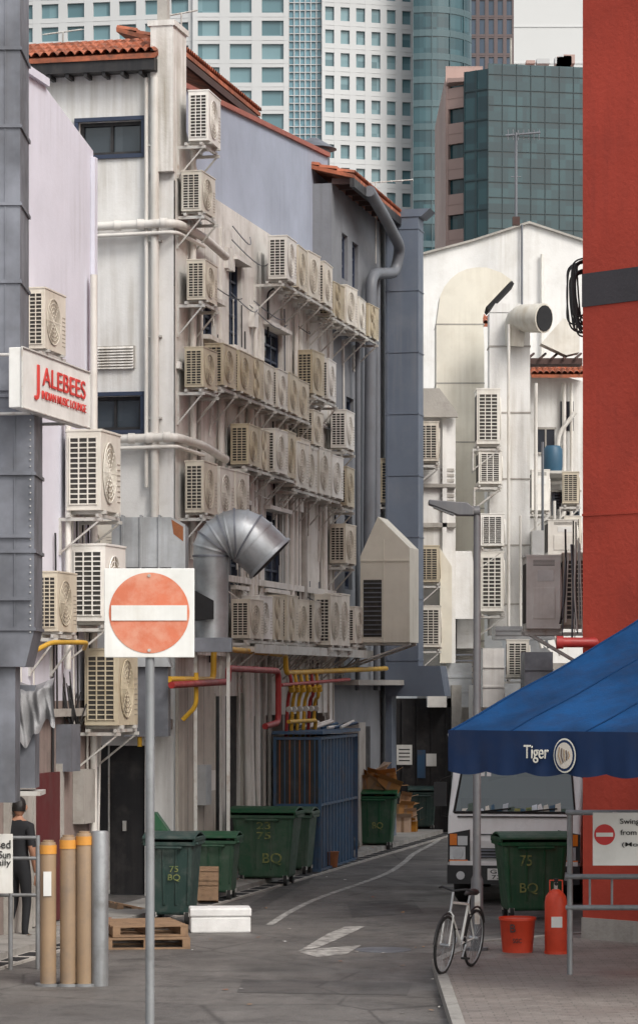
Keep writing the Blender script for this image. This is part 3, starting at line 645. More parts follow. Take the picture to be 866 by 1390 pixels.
mb=MB(); Y=31
mb.box(wx(-20,Y),wx(48,Y),Y,Y+.5,wz(1070,Y),wz(930,Y),'galvd'); mb.box(wx(-20,Y)-.05,wx(56,Y),Y-.05,Y+.55,wz(1080,Y),wz(1074,Y),'steel')
vs=[];fs=[];nx,nz=30,24
ph=[R.uniform(0,6) for _ in range(8)]
for j in range(nz+1):
    for i in range(nx+1):
        s=i/nx;t=j/nz
        bot=70+14*math.sin(s*5+ph[0])+5*math.sin(s*17+ph[1])
        q=P(22+50*s+(4*math.sin(t*3+ph[2]))*t,924+6*math.sin(s*4)+bot*t,Y-.10)
        fold=.05*math.sin(s*13+2.5*t+ph[3])*(.3+t)+.025*math.sin(s*29-3*t+ph[4])*(.3+t)+.02*math.sin(t*11+s*5+ph[5])
        q+=Vector((0,fold+(.25*(1-t*6) if t<.16 else 0),0)); vs.append(q)
for j in range(nz):
    for i in range(nx): k=j*(nx+1)+i; fs.append((k,k+1,k+nx+2,k+nx+1))
mb.add(vs,fs,'tarp',True)
mb.build('covered_condenser',recalc=False)
# music lounge sign
S=empty('lounge_sign'); a=P(30,471,29.2); b=Vector((wx(122,31.6),31.6,a.z)); dv=(b-a).normalized(); up=Vector((0,0,1)); H=.62
mb=MB(); 
nrm=dv.cross(up); 
mb.prism([a-up*H,b-up*H,b,a],-nrm*.14,'wpaint'); o=mb.build('panel',S,bevel=.01)
mb=MB(); 
for p0,p1 in ((a,b),(a-up*H,b-up*H)): mb.tube([p0+nrm*.003,p1+nrm*.003],.014,'steel',4)
mb.tube([a+nrm*.003,a-up*H+nrm*.003],.014,'steel',4); mb.tube([b+nrm*.003,b-up*H+nrm*.003],.014,'steel',4)
for t in (.25,.75):
    q=a.lerp(b,t)-nrm*.1; mb.tube([q,q+Vector((-2.2,.5,0))],.02,'steel',5); mb.tube([q-up*H,q-up*H+Vector((-2.2,.5,0))],.02,'steel',5)
mb.build('frame',S)
L=(b-a).length; c0=a+dv*L*.60-up*H*.36+nrm*.012
text('ALEBEES',face_M(c0,dv),L*.64,H*.32,'txtr',S)
text('INDIAN MUSIC LOUNGE',face_M(a+dv*L*.60-up*H*.68+nrm*.012,dv),L*.66,H*.14,'txtr',S,'sub_lettering')
text('J',face_M(a+dv*L*.2-up*H*.5+nrm*.012,dv),L*.07,H*.6,'txtr',S,'initial')
mb=MB(FB.M); mb.pipe([(FB.u(45,.6),.6,FB.z(45,885,.6)),(FB.u(70,.6),.6,FB.z(70,872,.6)),(FB.u(118,.6),.6,FB.z(118,872,.6)),(FB.u(135,.5),.3,FB.z(135,880,.5))],.03,'yel',.2); mb.build('gas_pipe')
mb=MB(FS.M); mb.pipe([(FS.u(172,.2),.2,FS.z(172,975,.2)),(FS.u(190,.2),.2,FS.z(190,978,.2)),(FS.u(190,.2),.2,2.2)],.035,'yel',.1); 
for i in range(3): mb.tube([(FS.u(178+i*6,.2),.2,FS.z(180,985,.2)),(FS.u(178+i*6,.2),.2,FS.z(180,1000,.2))],.05,'rust',8)
mb.build('gas_valves')
mb=MB(FS.M); mb.box(FS.u(96),FS.u(215),.003,.7,2.85,2.95,'conc'); mb.box(FS.u(96),FS.u(235),.003,.3,2.45,2.6,'conc'); mb.build('door_canopy',A)
mb=MB()
for k in range(14):
    x0=R.uniform(78,96); mb.pipe([P(x0,R.uniform(900,935),36.5),P(x0+R.uniform(3,12),R.uniform(960,1000),36.4),P(x0+R.uniform(14,24),R.uniform(930,1000),37)],.010,'black',.4,4)
mb.build('power_cables')
mb=MB(); Y=39.6
mb.box(wx(152,Y),wx(232,Y),Y,Y+.9,wz(770,Y),wz(702,Y),'galv'); mb.prism([P(232,702,Y),P(232,770,Y),P(252,784,Y),P(252,712,Y)],(0,.9,0),'galv'); mb.prism([P(233,705,Y-.004),P(236,725,Y-.004),P(249,735,Y-.004),P(249,715,Y-.004)],(0,.003,0),'rust')
for px in (165,190,215): mb.box(wx(px,Y),wx(px,Y)+.03,Y-.03,Y+.93,wz(773,Y),wz(699,Y),'galv')
mb.box(wx(168,Y),wx(228,Y),Y+.1,Y+.8,wz(1000,Y),wz(905,Y),'galvd')
mb.prism([P(160,905,Y),P(232,905,Y),P(222,880,Y),P(170,880,Y)],(0,.8,0),'galv'); mb.box(wx(172,Y),wx(222,Y),Y+.1,Y+.7,wz(880,Y),wz(770,Y),'galv')
mb.build('galvanised_duct')
mb=MB(); Y=41
pts=rnd([P(287,868,Y),P(287,735,Y),P(330,722,Y),P(364,756,Y)],1.0,4)
nn=len(pts); rr=[.24+.14*min(1,i/(nn*.6)) for i in range(nn)]
mb.tube(pts,rr,'galv',22,True)
e=pts[-1]; dv=(pts[-1]-pts[-2]).normalized(); mb.tube([e,e+dv*.05],[.40,.41],'galv',22); mb.tube([e+dv*.052,e+dv*.06],.36,'dark',22)
for i in range(1,nn-1): t=(pts[i+1]-pts[i-1]).normalized(); mb.tube([pts[i]-t*.014,pts[i]+t*.014],rr[i]+.014,'galvd' if i%2 else 'galv',22)
mb.box(pts[0].x-.3,pts[0].x+.3,Y-.3,Y+.3,wz(885,Y),wz(866,Y),'galvd'); 
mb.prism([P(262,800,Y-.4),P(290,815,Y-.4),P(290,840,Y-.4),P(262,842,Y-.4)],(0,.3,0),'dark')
for k in (-.25,.22): mb.box(pts[0].x+k,pts[0].x+k+.05,Y-.02,Y+.03,.01,wz(884,Y),'steel')
mb.build('gooseneck_duct')

# =============================== RED BUILDING =================================
RB=empty('red_building'); c0=Vector((3.12,33.7,0)); d1=Vector((1,-1,0)).normalized(); d2=Vector((.12,1,0)).normalized()
mb=MB(); H=16
mb.prism([c0,c0+d1*9,c0+d1*9+d2*16+Vector((3,3,0)),c0+d2*12],(0,0,H),'red'); mb.build('walls',RB)
mb=MB(); n=Vector((-1,-1,0)).normalized()
zb0=wz(417,33.7); zb1=wz(372,33.7); cc=c0-d1*.004
mb.prism([cc+Vector((0,0,zb0)),cc+d1*9+Vector((0,0,zb0)),cc+d1*9+Vector((0,0,zb1)),cc+Vector((0,0,zb1))],n*.012,'band')
mb.prism([cc+Vector((0,0,5.1)),cc+d1*9+Vector((0,0,5.1)),cc+d1*9+Vector((0,0,5.13)),cc+Vector((0,0,5.13))],n*.01,'red')
mb.prism([cc,cc+d1*9,cc+d1*9+Vector((0,0,.35)),cc+Vector((0,0,.35))],n*.02,'conc')
mb.build('black_band_and_plinth',RB)
mb=MB()
for k in range(16):
    x0=3.10-R.uniform(0,.12); y0=33.9+R.uniform(0,.4); z=wz(R.uniform(352,372),34)
    mb.pipe([(3.25,y0,z+.05),(x0,y0,z),(x0-R.uniform(-.02,.04),y0,z-.35),(x0+R.uniform(-.02,.08),y0,z-R.uniform(.6,.8)),(3.3,y0,z-R.uniform(.5,.9))],.011,'black',.2,5)
mb.build('cable_bundle')
mb=MB(); q=P(757,872,33.5); mb.pipe([q,q+Vector((.5,.1,0)),Vector((3.9,33.2,q.z+.02))],.06,'redp',.1); mb.tube([q-Vector((.02,0,0)),q+Vector((.06,0,0))],.08,'redp',10); mb.build('fire_pipe')
mb=MB(); Y=45
mb.box(wx(712,Y),4.5,Y+.1,Y+.16,wz(862,Y),wz(858,Y),'steel'); mb.box(wx(712,Y),4.5,Y+.75,Y+.81,wz(862,Y),wz(858,Y),'steel'); mb.tube([P(716,860,Y+.12),Vector((4.4,Y+.12,wz(915,Y)))],.03,'steel',5)
mb.build('wall_bracket')
ac_at(713,753,Y,w=.9,d=.54,h=1.22,v=3,shelfs=False); ac_at(764,750,Y+.2,w=.9,d=.4,h=1.2,v=0,shelfs=False)
mb=MB()
for k in range(12):
    px=R.uniform(766,787); mb.pipe([P(px,R.uniform(690,760),44),P(px+R.uniform(-4,4),800,44),P(px+R.uniform(-8,4),R.uniform(830,880),44)],R.uniform(.008,.02),R.choice(['pvc','black','galv','pvcg']),.2,5)
mb.build('power_cables')

# =============================== AWNING =======================================
AW=empty('awning')
A0=Vector((wx(609,28),28,2.64)); B0=Vector((4.6,25.2,2.64)); C0=Vector((wx(1010,31),31,wz(742,31))); D0=Vector((8.2,29,C0.z))
def awp(s,t):
    p=A0.lerp(B0,s).lerp(C0.lerp(D0,s),t); p.z-=.07*math.sin(math.pi*t)*(1+.5*math.sin(s*math.pi*5)**2); p.z+=.010*math.sin(s*40+t*9)+.006*math.sin(s*17-t*23); return p
mb=MB(); nx,ny=60,26; vs=[awp(i/nx,j/ny)+Vector((0,0,R.uniform(-.002,.002))) for j in range(ny+1) for i in range(nx+1)];fs=[]
for j in range(ny):
    for i in range(nx): k=j*(nx+1)+i; fs.append((k,k+1,k+nx+2,k+nx+1))
mb.add(vs,fs,'awn',True); mb.build('canvas_top',AW,recalc=False)
mb=MB()
for s in (.17,.37,.57,.77): mb.tube([awp(s,t/20)+Vector((0,0,.006)) for t in range(21)],.008,'seam',4)
mb.tube([awp(0,t/20)+Vector((0,0,.005)) for t in range(21)],.012,'seam',5)
mb.build('seams',AW)
mb=MB()
nx=84; e=(B0-A0); vs=[];fs=[]; fn=Vector((e.y,-e.x,0)).normalized()
if fn.y>0: fn=-fn
for i in range(nx+1):
    s=i/nx; p=A0.lerp(B0,s)+fn*.012; w=.014*math.sin(s*55)+.006*math.sin(s*131)
    for z,k in ((.02,0),(-.12,.3),(-.28,.8),(-.38-.035*abs(math.sin(s*nx*.35)),1)): vs.append(p+Vector((0,0,z))+fn*w*k)
for i in range(nx):
    for j in range(3): k=i*4+j; fs.append((k,k+4,k+5,k+1))
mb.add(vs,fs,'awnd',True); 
vs=[];fs=[]
for i in range(41):
    s=i/40; p=A0.lerp(C0,s)-Vector((0,0,.07*math.sin(math.pi*s)))+Vector((-.006,0,-.004)); vs+= [p,p-Vector((0,0,.3+.03*abs(math.sin(i*.8))))]
fs=[(2*i,2*i+2,2*i+3,2*i+1) for i in range(40)]
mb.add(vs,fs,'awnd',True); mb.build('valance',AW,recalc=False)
mb=MB(); mb.tube([A0+Vector((0,.03,-.03)),B0+Vector((0,.03,-.03))],.02,'steel',6)
for s in (.33,.66,1): mb.tube([A0.lerp(B0,s)-Vector((0,0,.06)),C0.lerp(D0,s)-Vector((0,0,.25))],.018,'steel',6)
mb.tube([Vector((4.3,25.7,0)),Vector((4.3,25.7,2.6))],.03,'steel',8); mb.build('frame',AW)
dr_=e.normalized()
tp=lambda px: A0+e*((wx(px,28)-A0.x)/e.x*.965)
text('Tiger',face_M(tp(728)+fn*.05+Vector((0,0,-.20)),dr_),.29,.17,'txtw',AW)
mb=MB(face_M(tp(764)+fn*.045+Vector((0,0,-.21)),dr_))
for r0,m,zz_ in ((.165,'txtw',0),(.15,'awnd',.004),(.125,'beige',.008)):
    mb.add([(0,0,zz_)]+[(r0*.78*math.cos(k*math.pi/12),r0*math.sin(k*math.pi/12),zz_) for k in range(24)],[(0,k+1,(k+1)%24+1) for k in range(24)],m)
for k in range(5): mb.tube([(-.05+k*.025,.08-.01*k,.012),(-.065+k*.033,-.0,.012),(-.03+k*.02,-.08+.012*k,.012)],.005,'brown' if k%2 else 'ochre',4)
mb.build('emblem',AW,recalc=False)

# =============================== TRUCK ========================================
TR=empty('delivery_truck'); TX,TY=wx(697,40),40.0
TM=Matrix.Translation((TX,TY,0.004))@Matrix.Rotation(math.radians(-9),4,'Z')
mb=MB(TM); w=.94
mb.prism([(-w,.04,.52),(-w,.0,.9),(-w,.06,1.26),(-w+.02,.52,1.98),(-w+.04,.66,2.1),(-w+.04,1.55,2.14),(-w,1.62,1.26),(-w,1.62,.5)],(2*w,0,0),'truck')
o=mb.build('cab',TR,bevel=.05,seg=3)
mb=MB(TM)
sl=(.46/.72)
def wsp(x,z,o=0): return (x,.06+(z-1.26)*sl-.015-o,z)
mb.quad(wsp(-.84,1.30),wsp(.84,1.30),wsp(.76,1.94),wsp(-.76,1.94),'wind')
mb.tube([wsp(-.85,1.30),wsp(.85,1.30),wsp(.77,1.95),wsp(-.77,1.95),wsp(-.85,1.30)],.02,'rub',6)
mb.tube([wsp(-.5,1.31,.02),wsp(-.05,1.36,.02)],.012,'rub',4); mb.tube([wsp(.1,1.31,.02),wsp(.6,1.36,.02)],.012,'rub',4)
for k in range(18):
    x=-.74+k*.082; hh=R.uniform(.03,.12); mb.add([wsp(x,1.32,.004),wsp(x+R.uniform(.05,.09),1.32,.004),wsp(x+R.uniform(.04,.09),1.32+hh,.004),wsp(x,1.32+hh*.8,.004)],[(0,1,2,3)],R.choice(['foam','bin','barrel','card','txtw','txty','galv']))
for k in range(3): mb.add([wsp(-.6+k*.09,1.80,.005),wsp(-.54+k*.09,1.80,.005),wsp(-.54+k*.09,1.88,.005),wsp(-.6+k*.09,1.88,.005)],[(0,1,2,3)],'wpaint')
for sx in (-1,1):
    mb.box(sx*.945-.004,sx*.945+.004,.55,1.35,1.32,1.9,'wind')
mb.build('windscreen',TR)
mb=MB(TM)
mb.box(-.93,.93,-.1,.2,.30,.56,'plastic'); mb.box(-.90,.90,-.06,.02,.56,.62,'truck')
mb.box(-.55,.55,-.02,.004,.66,.80,'plastic')
for k in range(3): mb.box(-.53,.53,-.035,-.021,.675+k*.045,.695+k*.045,'galvd')
mb.box(-.5,.5,-.008,.0,.985,1.0,'plastic'); mb.tube([(-.09,-.012,.9),(.09,-.012,.9)],.045,'galv',10)
mb.box(-.8,.8,.02,.06,1.235,1.25,'plastic')
for sx in (-1,1):
    x0,x1=(sx*.62,sx*.93); a,b=min(x0,x1),max(x0,x1)
    mb.prism([(a,-.012,.60),(b,-.012,.60),(b-.0,-.012,1.06),(a,-.012,1.0)] if sx<0 else [(a,-.012,.60),(b,-.012,.60),(b,-.012,1.0),(a,-.012,1.06)],(0,.06,0),'plastic')
    mb.box(a+.03,b-.06,-.03,-.013,.64,.82,'lens'); mb.tube([((a+b)/2-.015,-.02,.73),((a+b)/2-.015,-.04,.73)],.075,'galv',14)
    mb.box(a+.03 if sx<0 else b-.13,a+.13 if sx<0 else b-.03,-.032,-.013,.84,1.0,'orange'); mb.box(a+.14 if sx<0 else a+.03,b-.03 if sx<0 else b-.14,-.03,-.013,.84,.97,'lens'); mb.box(a+.02,b-.03,-.03,-.0135,.61,.635,'orange')
    mb.tube([(sx*.74,-.115,.42),(sx*.74,-.103,.42)],.06,'lens',12)
    mb.tube([(sx*.93,.35,1.2),(sx*1.06,.2,1.25),(sx*1.06,.2,1.75),(sx*.93,.4,1.8)],.014,'rub',6); mb.box(sx*1.06-.09,sx*1.06+.09,.16,.2,1.38,1.72,'plastic')
    for yy in (.75,3.7):
        mb.tube([(sx*.66,yy,.33),(sx*.70,yy,.33),(sx*.86,yy,.33),(sx*.9,yy,.33)],[.28,.33,.33,.28],'rub',20); mb.tube([(sx*.9,yy,.33),(sx*.905,yy,.33)],.17,'galv',12)
mb.box(-.36,-.04,-.118,-.101,.36,.52,'wpaint')
mb.box(-.6,.6,.4,5,.42,.56,'plastic')
mb.build('grille_bumper_and_wheels',TR)
text('GBE\n739',TM@face_M((-.2,-.12,.44),(1,0,0)),.24,.13,'txt',TR,'number_plate_lettering')
mb=MB(TM); mb.box(-.94,.94,1.75,5.0,.62,.72,'galvd'); mb.box(-.94,.94,1.75,5.0,.72,2.2,'truck'); mb.build('cargo_box',TR,bevel=.02)

# =============================== STREET FURNITURE =============================
NS=empty('no_entry_sign'); Y=23.6; cx=wx(203,Y); cz=wz(832,Y)
mb=MB(Matrix.Translation((cx,Y,cz))@Matrix.Rotation(math.radians(-3),4,'Z'))
mb.box(-.375,.375,0,.012,-.37,.37,'wpaint'); o=mb.build('plate',NS,bevel=.02)
Mx=mb.M; mb=MB(Mx)
mb.add([(0,-.004,0)]+[(.335*math.cos(k*math.pi/32),-.004,.335*math.sin(k*math.pi/32)) for k in range(64)],[(0,k+1,(k+1)%64+1) for k in range(64)],'fadred')
mb.box(-.315,.315,-.012,-.0085,-.063,.063,'wpaint')
for z in (-.31,.31): mb.tube([(0,-.002,z),(0,-.012,z)],.014,'steel',8)
mb.build('roundel_and_bar',NS)
mb=MB(Mx); mb.tube([(0,.055,-cz),(0,.055,.33)],.038,'pole',14); mb.box(-.1,.1,.013,.09,.2,.24,'steel'); mb.box(-.1,.1,.013,.09,-.24,-.2,'steel'); mb.build('pole',NS)
SL=empty('street_lamp'); Y=32.2; X=wx(647,Y); zt=wz(692,Y)
mb=MB(); mb.tube([(X,Y,.0),(X,Y,.9),(X,Y,.95),(X,Y,zt)],[.07,.07,.047,.04],'lamp',14); mb.tube([(X,Y,0.1),(X,Y,.13)],.13,'lamp',14); mb.box(X-.03,X+.03,Y-.083,Y-.06,.4,.75,'steel'); mb.build('pole',SL)
mb=MB(); mb.prism([P(582,678,Y-.13),P(634,682,Y-.13),P(643,689,Y-.13),P(643,699,Y-.13),P(622,699,Y-.13),P(582,684,Y-.13)],(0,.26,0),'lamp'); mb.prism([P(588,686.6,Y-.09),P(618,697.6,Y-.09),P(616,699.6,Y-.09),P(588,689,Y-.09)],(0,.18,0),'lens')
mb.tube([P(640,694,Y),P(648,694,Y),P(651,694,Y)],.06,'lamp',10); mb.build('lamp_head',SL,bevel=.02)
def wbin(name,px,py,w,d,h,m,rot=0,labels=(),z0=0.004):
    g=empty(name); Y=gY(py); X=wx(px,Y); T=Matrix.Translation((X,Y+d/2,z0))@Matrix.Rotation(math.radians(rot),4,'Z')
    mb=MB(T); b=.80
    lo=[(-w/2*b,-d/2*b,.12),(w/2*b,-d/2*b,.12),(w/2*b,d/2*b,.12),(-w/2*b,d/2*b,.12)]
    hi=[(-w/2,-d/2,h-.14),(w/2,-d/2,h-.14),(w/2,d/2,h-.14),(-w/2,d/2,h-.14)]
    mb.add(lo+hi,[(0,3,2,1),(4,5,6,7),(0,1,5,4),(1,2,6,5),(2,3,7,6),(3,0,4,7)],m); mb.build('body',g,bevel=.04,seg=3)
    mb=MB(T)
    mb.box(-w/2-.03,w/2+.03,-d/2-.03,d/2+.03,h-.18,h-.13,m)
    for k in range(4):
        x=-w/2*.75+k*w/2*.5; mb.prism([(x-.015,-d/2*.84-.012,.25),(x+.015,-d/2*.84-.012,.25),(x*1.12+.015,-d/2*.985-.012,h-.2),(x*1.12-.015,-d/2*.985-.012,h-.2)],(0,.02,0),m)
    mb.tube([(-w/2-.06,-d/2+.05,h-.15),(w/2+.06,-d/2+.05,h-.15)],.02,m,8); mb.tube([(-w/2*.5,-d/2-.07,h-.2),(w/2*.5,-d/2-.07,h-.2)],.018,m,8)
    for x in (-w/2*.5,w/2*.5): mb.box(x-.02,x+.02,-d/2-.08,-d/2,h-.215,h-.185,m)
    mb.build('rim_and_handles',g,bevel=.006,seg=1)
    mb=MB(T); vs=[];fs=[]; k=8
    for i in range(k+1):
        t=i/k; y=-d/2-.05+(d+.08)*t; z=h-.12+.12*math.sin(math.pi*min(1,t*.9+.1))**.7
        vs+=[(-w/2-.04,y,z),(w/2+.04,y,z),(-w/2-.04,y,z-.03),(w/2+.04,y,z-.03)]
    for i in range(k):
        a=i*4; fs+=[(a,a+1,a+5,a+4),(a+2,a+6,a+7,a+3),(a,a+4,a+6,a+2),(a+1,a+3,a+7,a+5)]
    fs+=[(0,2,3,1),(k*4,k*4+1,k*4+3,k*4+2)]
    mb.add(vs,fs,m,False)
    for sx in (-1,1): mb.box(sx*(w/2+.02)-.02,sx*(w/2+.02)+.02,-d/2-.03,d/2+.02,h-.13,h-.07,m)
    mb.build('lid',g,bevel=.01)
    mb=MB(T)
    for x in (-w/2*.7,w/2*.7):
        for y in (-d/2*.7,d/2*.7):
            mb.tube([(x-.025,y,.085),(x+.025,y,.085)],.085,'rub',12); mb.box(x-.035,x+.035,y-.04,y+.04,.1,.16,'steel')
    mb.build('castors',g)
    for (s,rx,rz,tw,th) in labels:
        yy=-d/2*(b+(1-b)*(rz*h-.12)/(h-.26))-.022
        text(s,T@face_M((rx*w,yy,rz*h),(1,0,0)),tw,th,'txty',g)
    return g
wbin('wheelie_bin',362,1203,.98,.75,1.22,'bin',-10,labels=(('23\n75',.02,.70,.22,.26),('BQ',.15,.34,.3,.18)))
wbin('wheelie_bin',397,1190,.7,.7,1.12,'bin',-10)
wbin('wheelie_bin',235,1256,.62,.68,1.20,'bind',-8,labels=(('75\nBQ',.1,.55,.16,.2),))
wbin('wheelie_bin',294,1224,.6,.55,1.0,'bin',-8)
wbin('wheelie_bin',723,1250,.88,.72,1.16,'bin',6,labels=(('75',-.15,.68,.16,.14),('BQ',-.1,.36,.24,.15)))
wbin('wheelie_bin',509,1155,.82,.7,1.15,'bin',-6,labels=(('BQ',.1,.4,.2,.14),))
wbin('wheelie_bin',574,1131,.56,.5,.98,'bind',0)
mb=MB(); Y=46; mb.prism([P(326,1100,Y),P(348,1100,Y),P(332,1055,Y),P(326,1055,Y)],(0,.5,0),'bin'); mb.build('bin_lid')
mb=MB(); Y=38.3; mb.prism([P(208,1138,Y),P(236,1138,Y),P(212,1104,Y),P(207,1104,Y)],(0,.45,0),'bin'); mb.build('bin_lid')
# rubbish bags
for (px,py,s) in ((470,1160,.26),(545,1128,.22),(458,1165,.2),(350,1196,.2)):
    bm=bmesh.new(); bmesh.ops.create_icosphere(bm,subdivisions=3,radius=1); q=G(px,py)
    for v in bm.verts:
        c=v.co.copy(); k=1+.10*math.sin(c.x*7+px)+.08*math.sin(c.y*9+c.z*5); zt_=c.z
        r_=(1-.75*max(0,zt_-.55)/.45) if zt_>.55 else 1
        v.co=(c.x*s*k*r_+q.x,c.y*s*k*r_+q.y,max(.006,(zt_*.8+.72)*s*k+(.12*s if zt_>.9 else 0)))
    me=bpy.data.meshes.new('rubbish_bag'); bm.to_mesh(me); bm.free(); me.materials.append(M_['bag'])
    for p in me.polygons: p.use_smooth=True
    o=bpy.data.objects.new('rubbish_bag',me); sc.collection.objects.link(o)
CG=empty('storage_cage'); Y=46.8
x0,x1=wx(373,Y),wx(434,Y); zt=wz(1000,Y); dx=.95; dy=3.3
def cg(a,t,z): return Vector((x0+a*(x1-x0)+t*dx*0.68,Y+t*dy,z))
mb=MB()
def beam(p,q,r=.025,m='bluec'): mb.tube([p,q],r,m,4,False)
cor=[cg(0,0,0),cg(1,0,0),cg(1,1,0),cg(0,1,0)]
for i in range(4):
    a,b=cor[i],cor[(i+1)%4]; Z=Vector((0,0,zt)); beam(a,a+Z,.035); 
    for z in (.05,zt*.5,zt-.03): beam(a+Vector((0,0,z)),b+Vector((0,0,z)),.03)
for i in range(1,9):
    p=cor[0].lerp(cor[1],i/9); beam(p,p+Vector((0,0,zt)),.014,'rust' if i%2 else 'bluec')
for i in range(1,12):
    p=cor[1].lerp(cor[2],i/12); beam(p,p+Vector((0,0,zt)),.014)
mb.build('frame_and_bars',CG)
mb=MB(); e=Vector((0,.04,0)); mb.add([cor[0]+e,cor[1]+e,cor[1]+e+Vector((0,0,zt*.5)),cor[0]+e+Vector((0,0,zt*.5))],[(0,1,2,3)],'bluec'); mb.add([cor[0]+e+Vector((0,0,zt*.5)),cor[1]+e+Vector((0,0,zt*.5)),cor[1]+e+Vector((0,0,zt)),cor[0]+e+Vector((0,0,zt))],[(0,1,2,3)],'black')
e=Vector((-.04,.05,0)); mb.add([cor[1]+e,cor[2]+e,cor[2]+e+Vector((0,0,zt)),cor[1]+e+Vector((0,0,zt))],[(0,1,2,3)],'bluec')
mb.prism([c_+Vector((0,0,zt+.04)) for c_ in [cg(-.05,-.02,0),cg(1.08,-.02,0),cg(1.08,1.02,0),cg(-.05,1.02,0)]],(0,0,.05),'bluec')
mb.build('panels',CG)
mb=MB(); Y=48.5; 
for k in range(8): 
    q=P(400+k*9,988,Y)+Vector((0,R.uniform(0,.5),-.0)); q.z=zt+.12; mb.tube([q,q+Vector((R.uniform(.2,.5),.3,R.uniform(.02,.14)))],.03,R.choice(['pvc','galv','bluec']),6)
mb.build('pipe_offcuts')
mb=MB(); Y=52; mb.box(wx(455,Y),wx(482,Y),Y,Y+1.2,.005,2.1,'bluec'); mb.box(wx(455,Y)-.02,wx(482,Y)+.02,Y-.02,Y+1.22,2.1,2.15,'bluec'); mb.box(wx(468,Y)-.01,wx(468,Y)+.01,Y-.01,Y-.001,.05,2.05,'dark'); mb.box(wx(466,Y)-.03,wx(466,Y),Y-.03,Y-.002,1,1.2,'steel'); mb.build('steel_cabinet',bevel=.01)
def cbox(X,Y,z,w,d,h,rot,tilt=0):
    T=Matrix.Translation((X,Y,z))@Matrix.Rotation(math.radians(rot),4,'Z')@Matrix.Rotation(math.radians(tilt),4,'Y')
    mb=MB(T); mb.box(-w/2,w/2,-d/2,d/2,0,h,'card')
    mb.add([(-w/2,-d/2,h),(w/2,-d/2,h),(w/2,-d/2-.12,h+.08),(-w/2,-d/2-.12,h+.08)],[(0,1,2,3)],'card'); mb.add([(w/2,-d/2,h),(w/2,d/2,h),(w/2+.14,d/2,h+.06),(w/2+.14,-d/2,h+.06)],[(0,1,2,3)],'card'); mb.box(-.03,.03,-d/2-.002,-d/2,0,h,'wood'); mb.build('cardboard_box')
Yb=gY(1155)+.35
for (px,dy,z,w,d,h,r,t) in ((493,0,1.13,.4,.3,.22,20,-12),(507,.1,1.15,.35,.3,.3,-10,15),(524,-.1,1.14,.45,.3,.16,5,20),(515,.2,1.3,.3,.3,.2,30,-20),(498,.1,1.28,.38,.2,.12,-5,25),(530,.2,1.1,.3,.3,.35,0,-8),(503,-.1,1.12,.5,.1,.2,-25,40)): cbox(wx(px,Yb),Yb+dy,z,w,d,h,r,t)
Yb=gY(1136)
for (px,dy,z,w,d,h,r,t) in ((545,0,.005,.35,.3,.4,5,0),(556,.2,.005,.3,.3,.3,-10,0),(547,.05,.41,.3,.3,.25,15,5),(558,.1,.31,.25,.25,.2,0,-6),(549,.05,.67,.22,.22,.18,0,10)): cbox(wx(px,Yb),Yb+dy,z,w,d,h,r,t)
mb=MB(); q=G(448,1180); mb.tube([q,q+Vector((0,0,.02)),q+Vector((0,0,.28)),q+Vector((0,0,.3))],[.11,.12,.15,.16],'rust',14); mb.build('paint_bucket')
def pallet(name,T,w=1.1,d=1.0):
    mb=MB(T)
    for k in range(3): mb.box(-w/2+k*(w-.09)/2,-w/2+.09+k*(w-.09)/2,-d/2,d/2,.02,.11,'wood')
    for k in range(7): mb.box(-w/2,w/2,-d/2+k*(d-.09)/6,-d/2+.09+k*(d-.09)/6,.112,.13,'wood')
    for k in range(3): mb.box(-w/2,w/2,-d/2+k*(d-.09)/2,-d/2+.09+k*(d-.09)/2,.0,.018,'wood')
    mb.build(name)
p=G(198,1283); pallet('wooden_pallet',Matrix.Translation((p.x,p.y,.005))@Matrix.Rotation(.1,4,'Z'),1.0,1.2); pallet('wooden_pallet',Matrix.Translation((p.x-.05,p.y+.1,.14))@Matrix.Rotation(.25,4,'Z'),.9,1.1)
p=G(280,1229); pallet('wooden_pallet',Matrix.Translation((p.x,p.y+.2,.26))@Matrix.Rotation(math.radians(70),4,'X'),.34,.5)
p=G(165,1240); pallet('wooden_pallet',Matrix.Translation((p.x,p.y,.005))@Matrix.Rotation(.4,4,'Z')@Matrix.Rotation(math.radians(12),4,'Y'),.5,1.0)
p=G(298,1267); T=Matrix.Translation((p.x,p.y+.2,.005))@Matrix.Rotation(.08,4,'Z'); mb=MB(T); mb.box(-.375,.375,-.22,.22,0,.20,'foam'); mb.box(-.385,.385,-.23,.23,.203,.31,'foam'); mb.build('styrofoam_box',bevel=.02)
GC=empty('gas_cylinder'); Y=31.8; X=wx(754,Y); z0=.1
mb=MB(Matrix.Translation((X,Y,z0))); mb.tube([(0,0,.0),(0,0,.02),(0,0,.58),(0,0,.64),(0,0,.68),(0,0,.71),(0,0,.72)],[.115,.125,.125,.113,.085,.05,.035],'gasred',20); mb.build('bottle',GC)
mb=MB(Matrix.Translation((X,Y,z0))); mb.tube([(0,0,.72),(0,0,.80)],.022,'steel',8); mb.tube([(.0,-.05,.78),(0,.05,.78)],.02,'black',8); 
mb.tube([(-.07,-.03,.66),(-.07,-.03,.82),(.07,-.03,.82),(.07,-.03,.66)],.01,'gasred',6); mb.tube([(0,-.02,.8),(0,-.02,.84)],.03,'rub',8); mb.box(-.06,.06,-.13,-.12,.3,.42,'wpaint'); mb.tube([(0,0,-.0),(0,0,.03)],.13,'gasred',18); mb.build('valve_and_collar',GC)
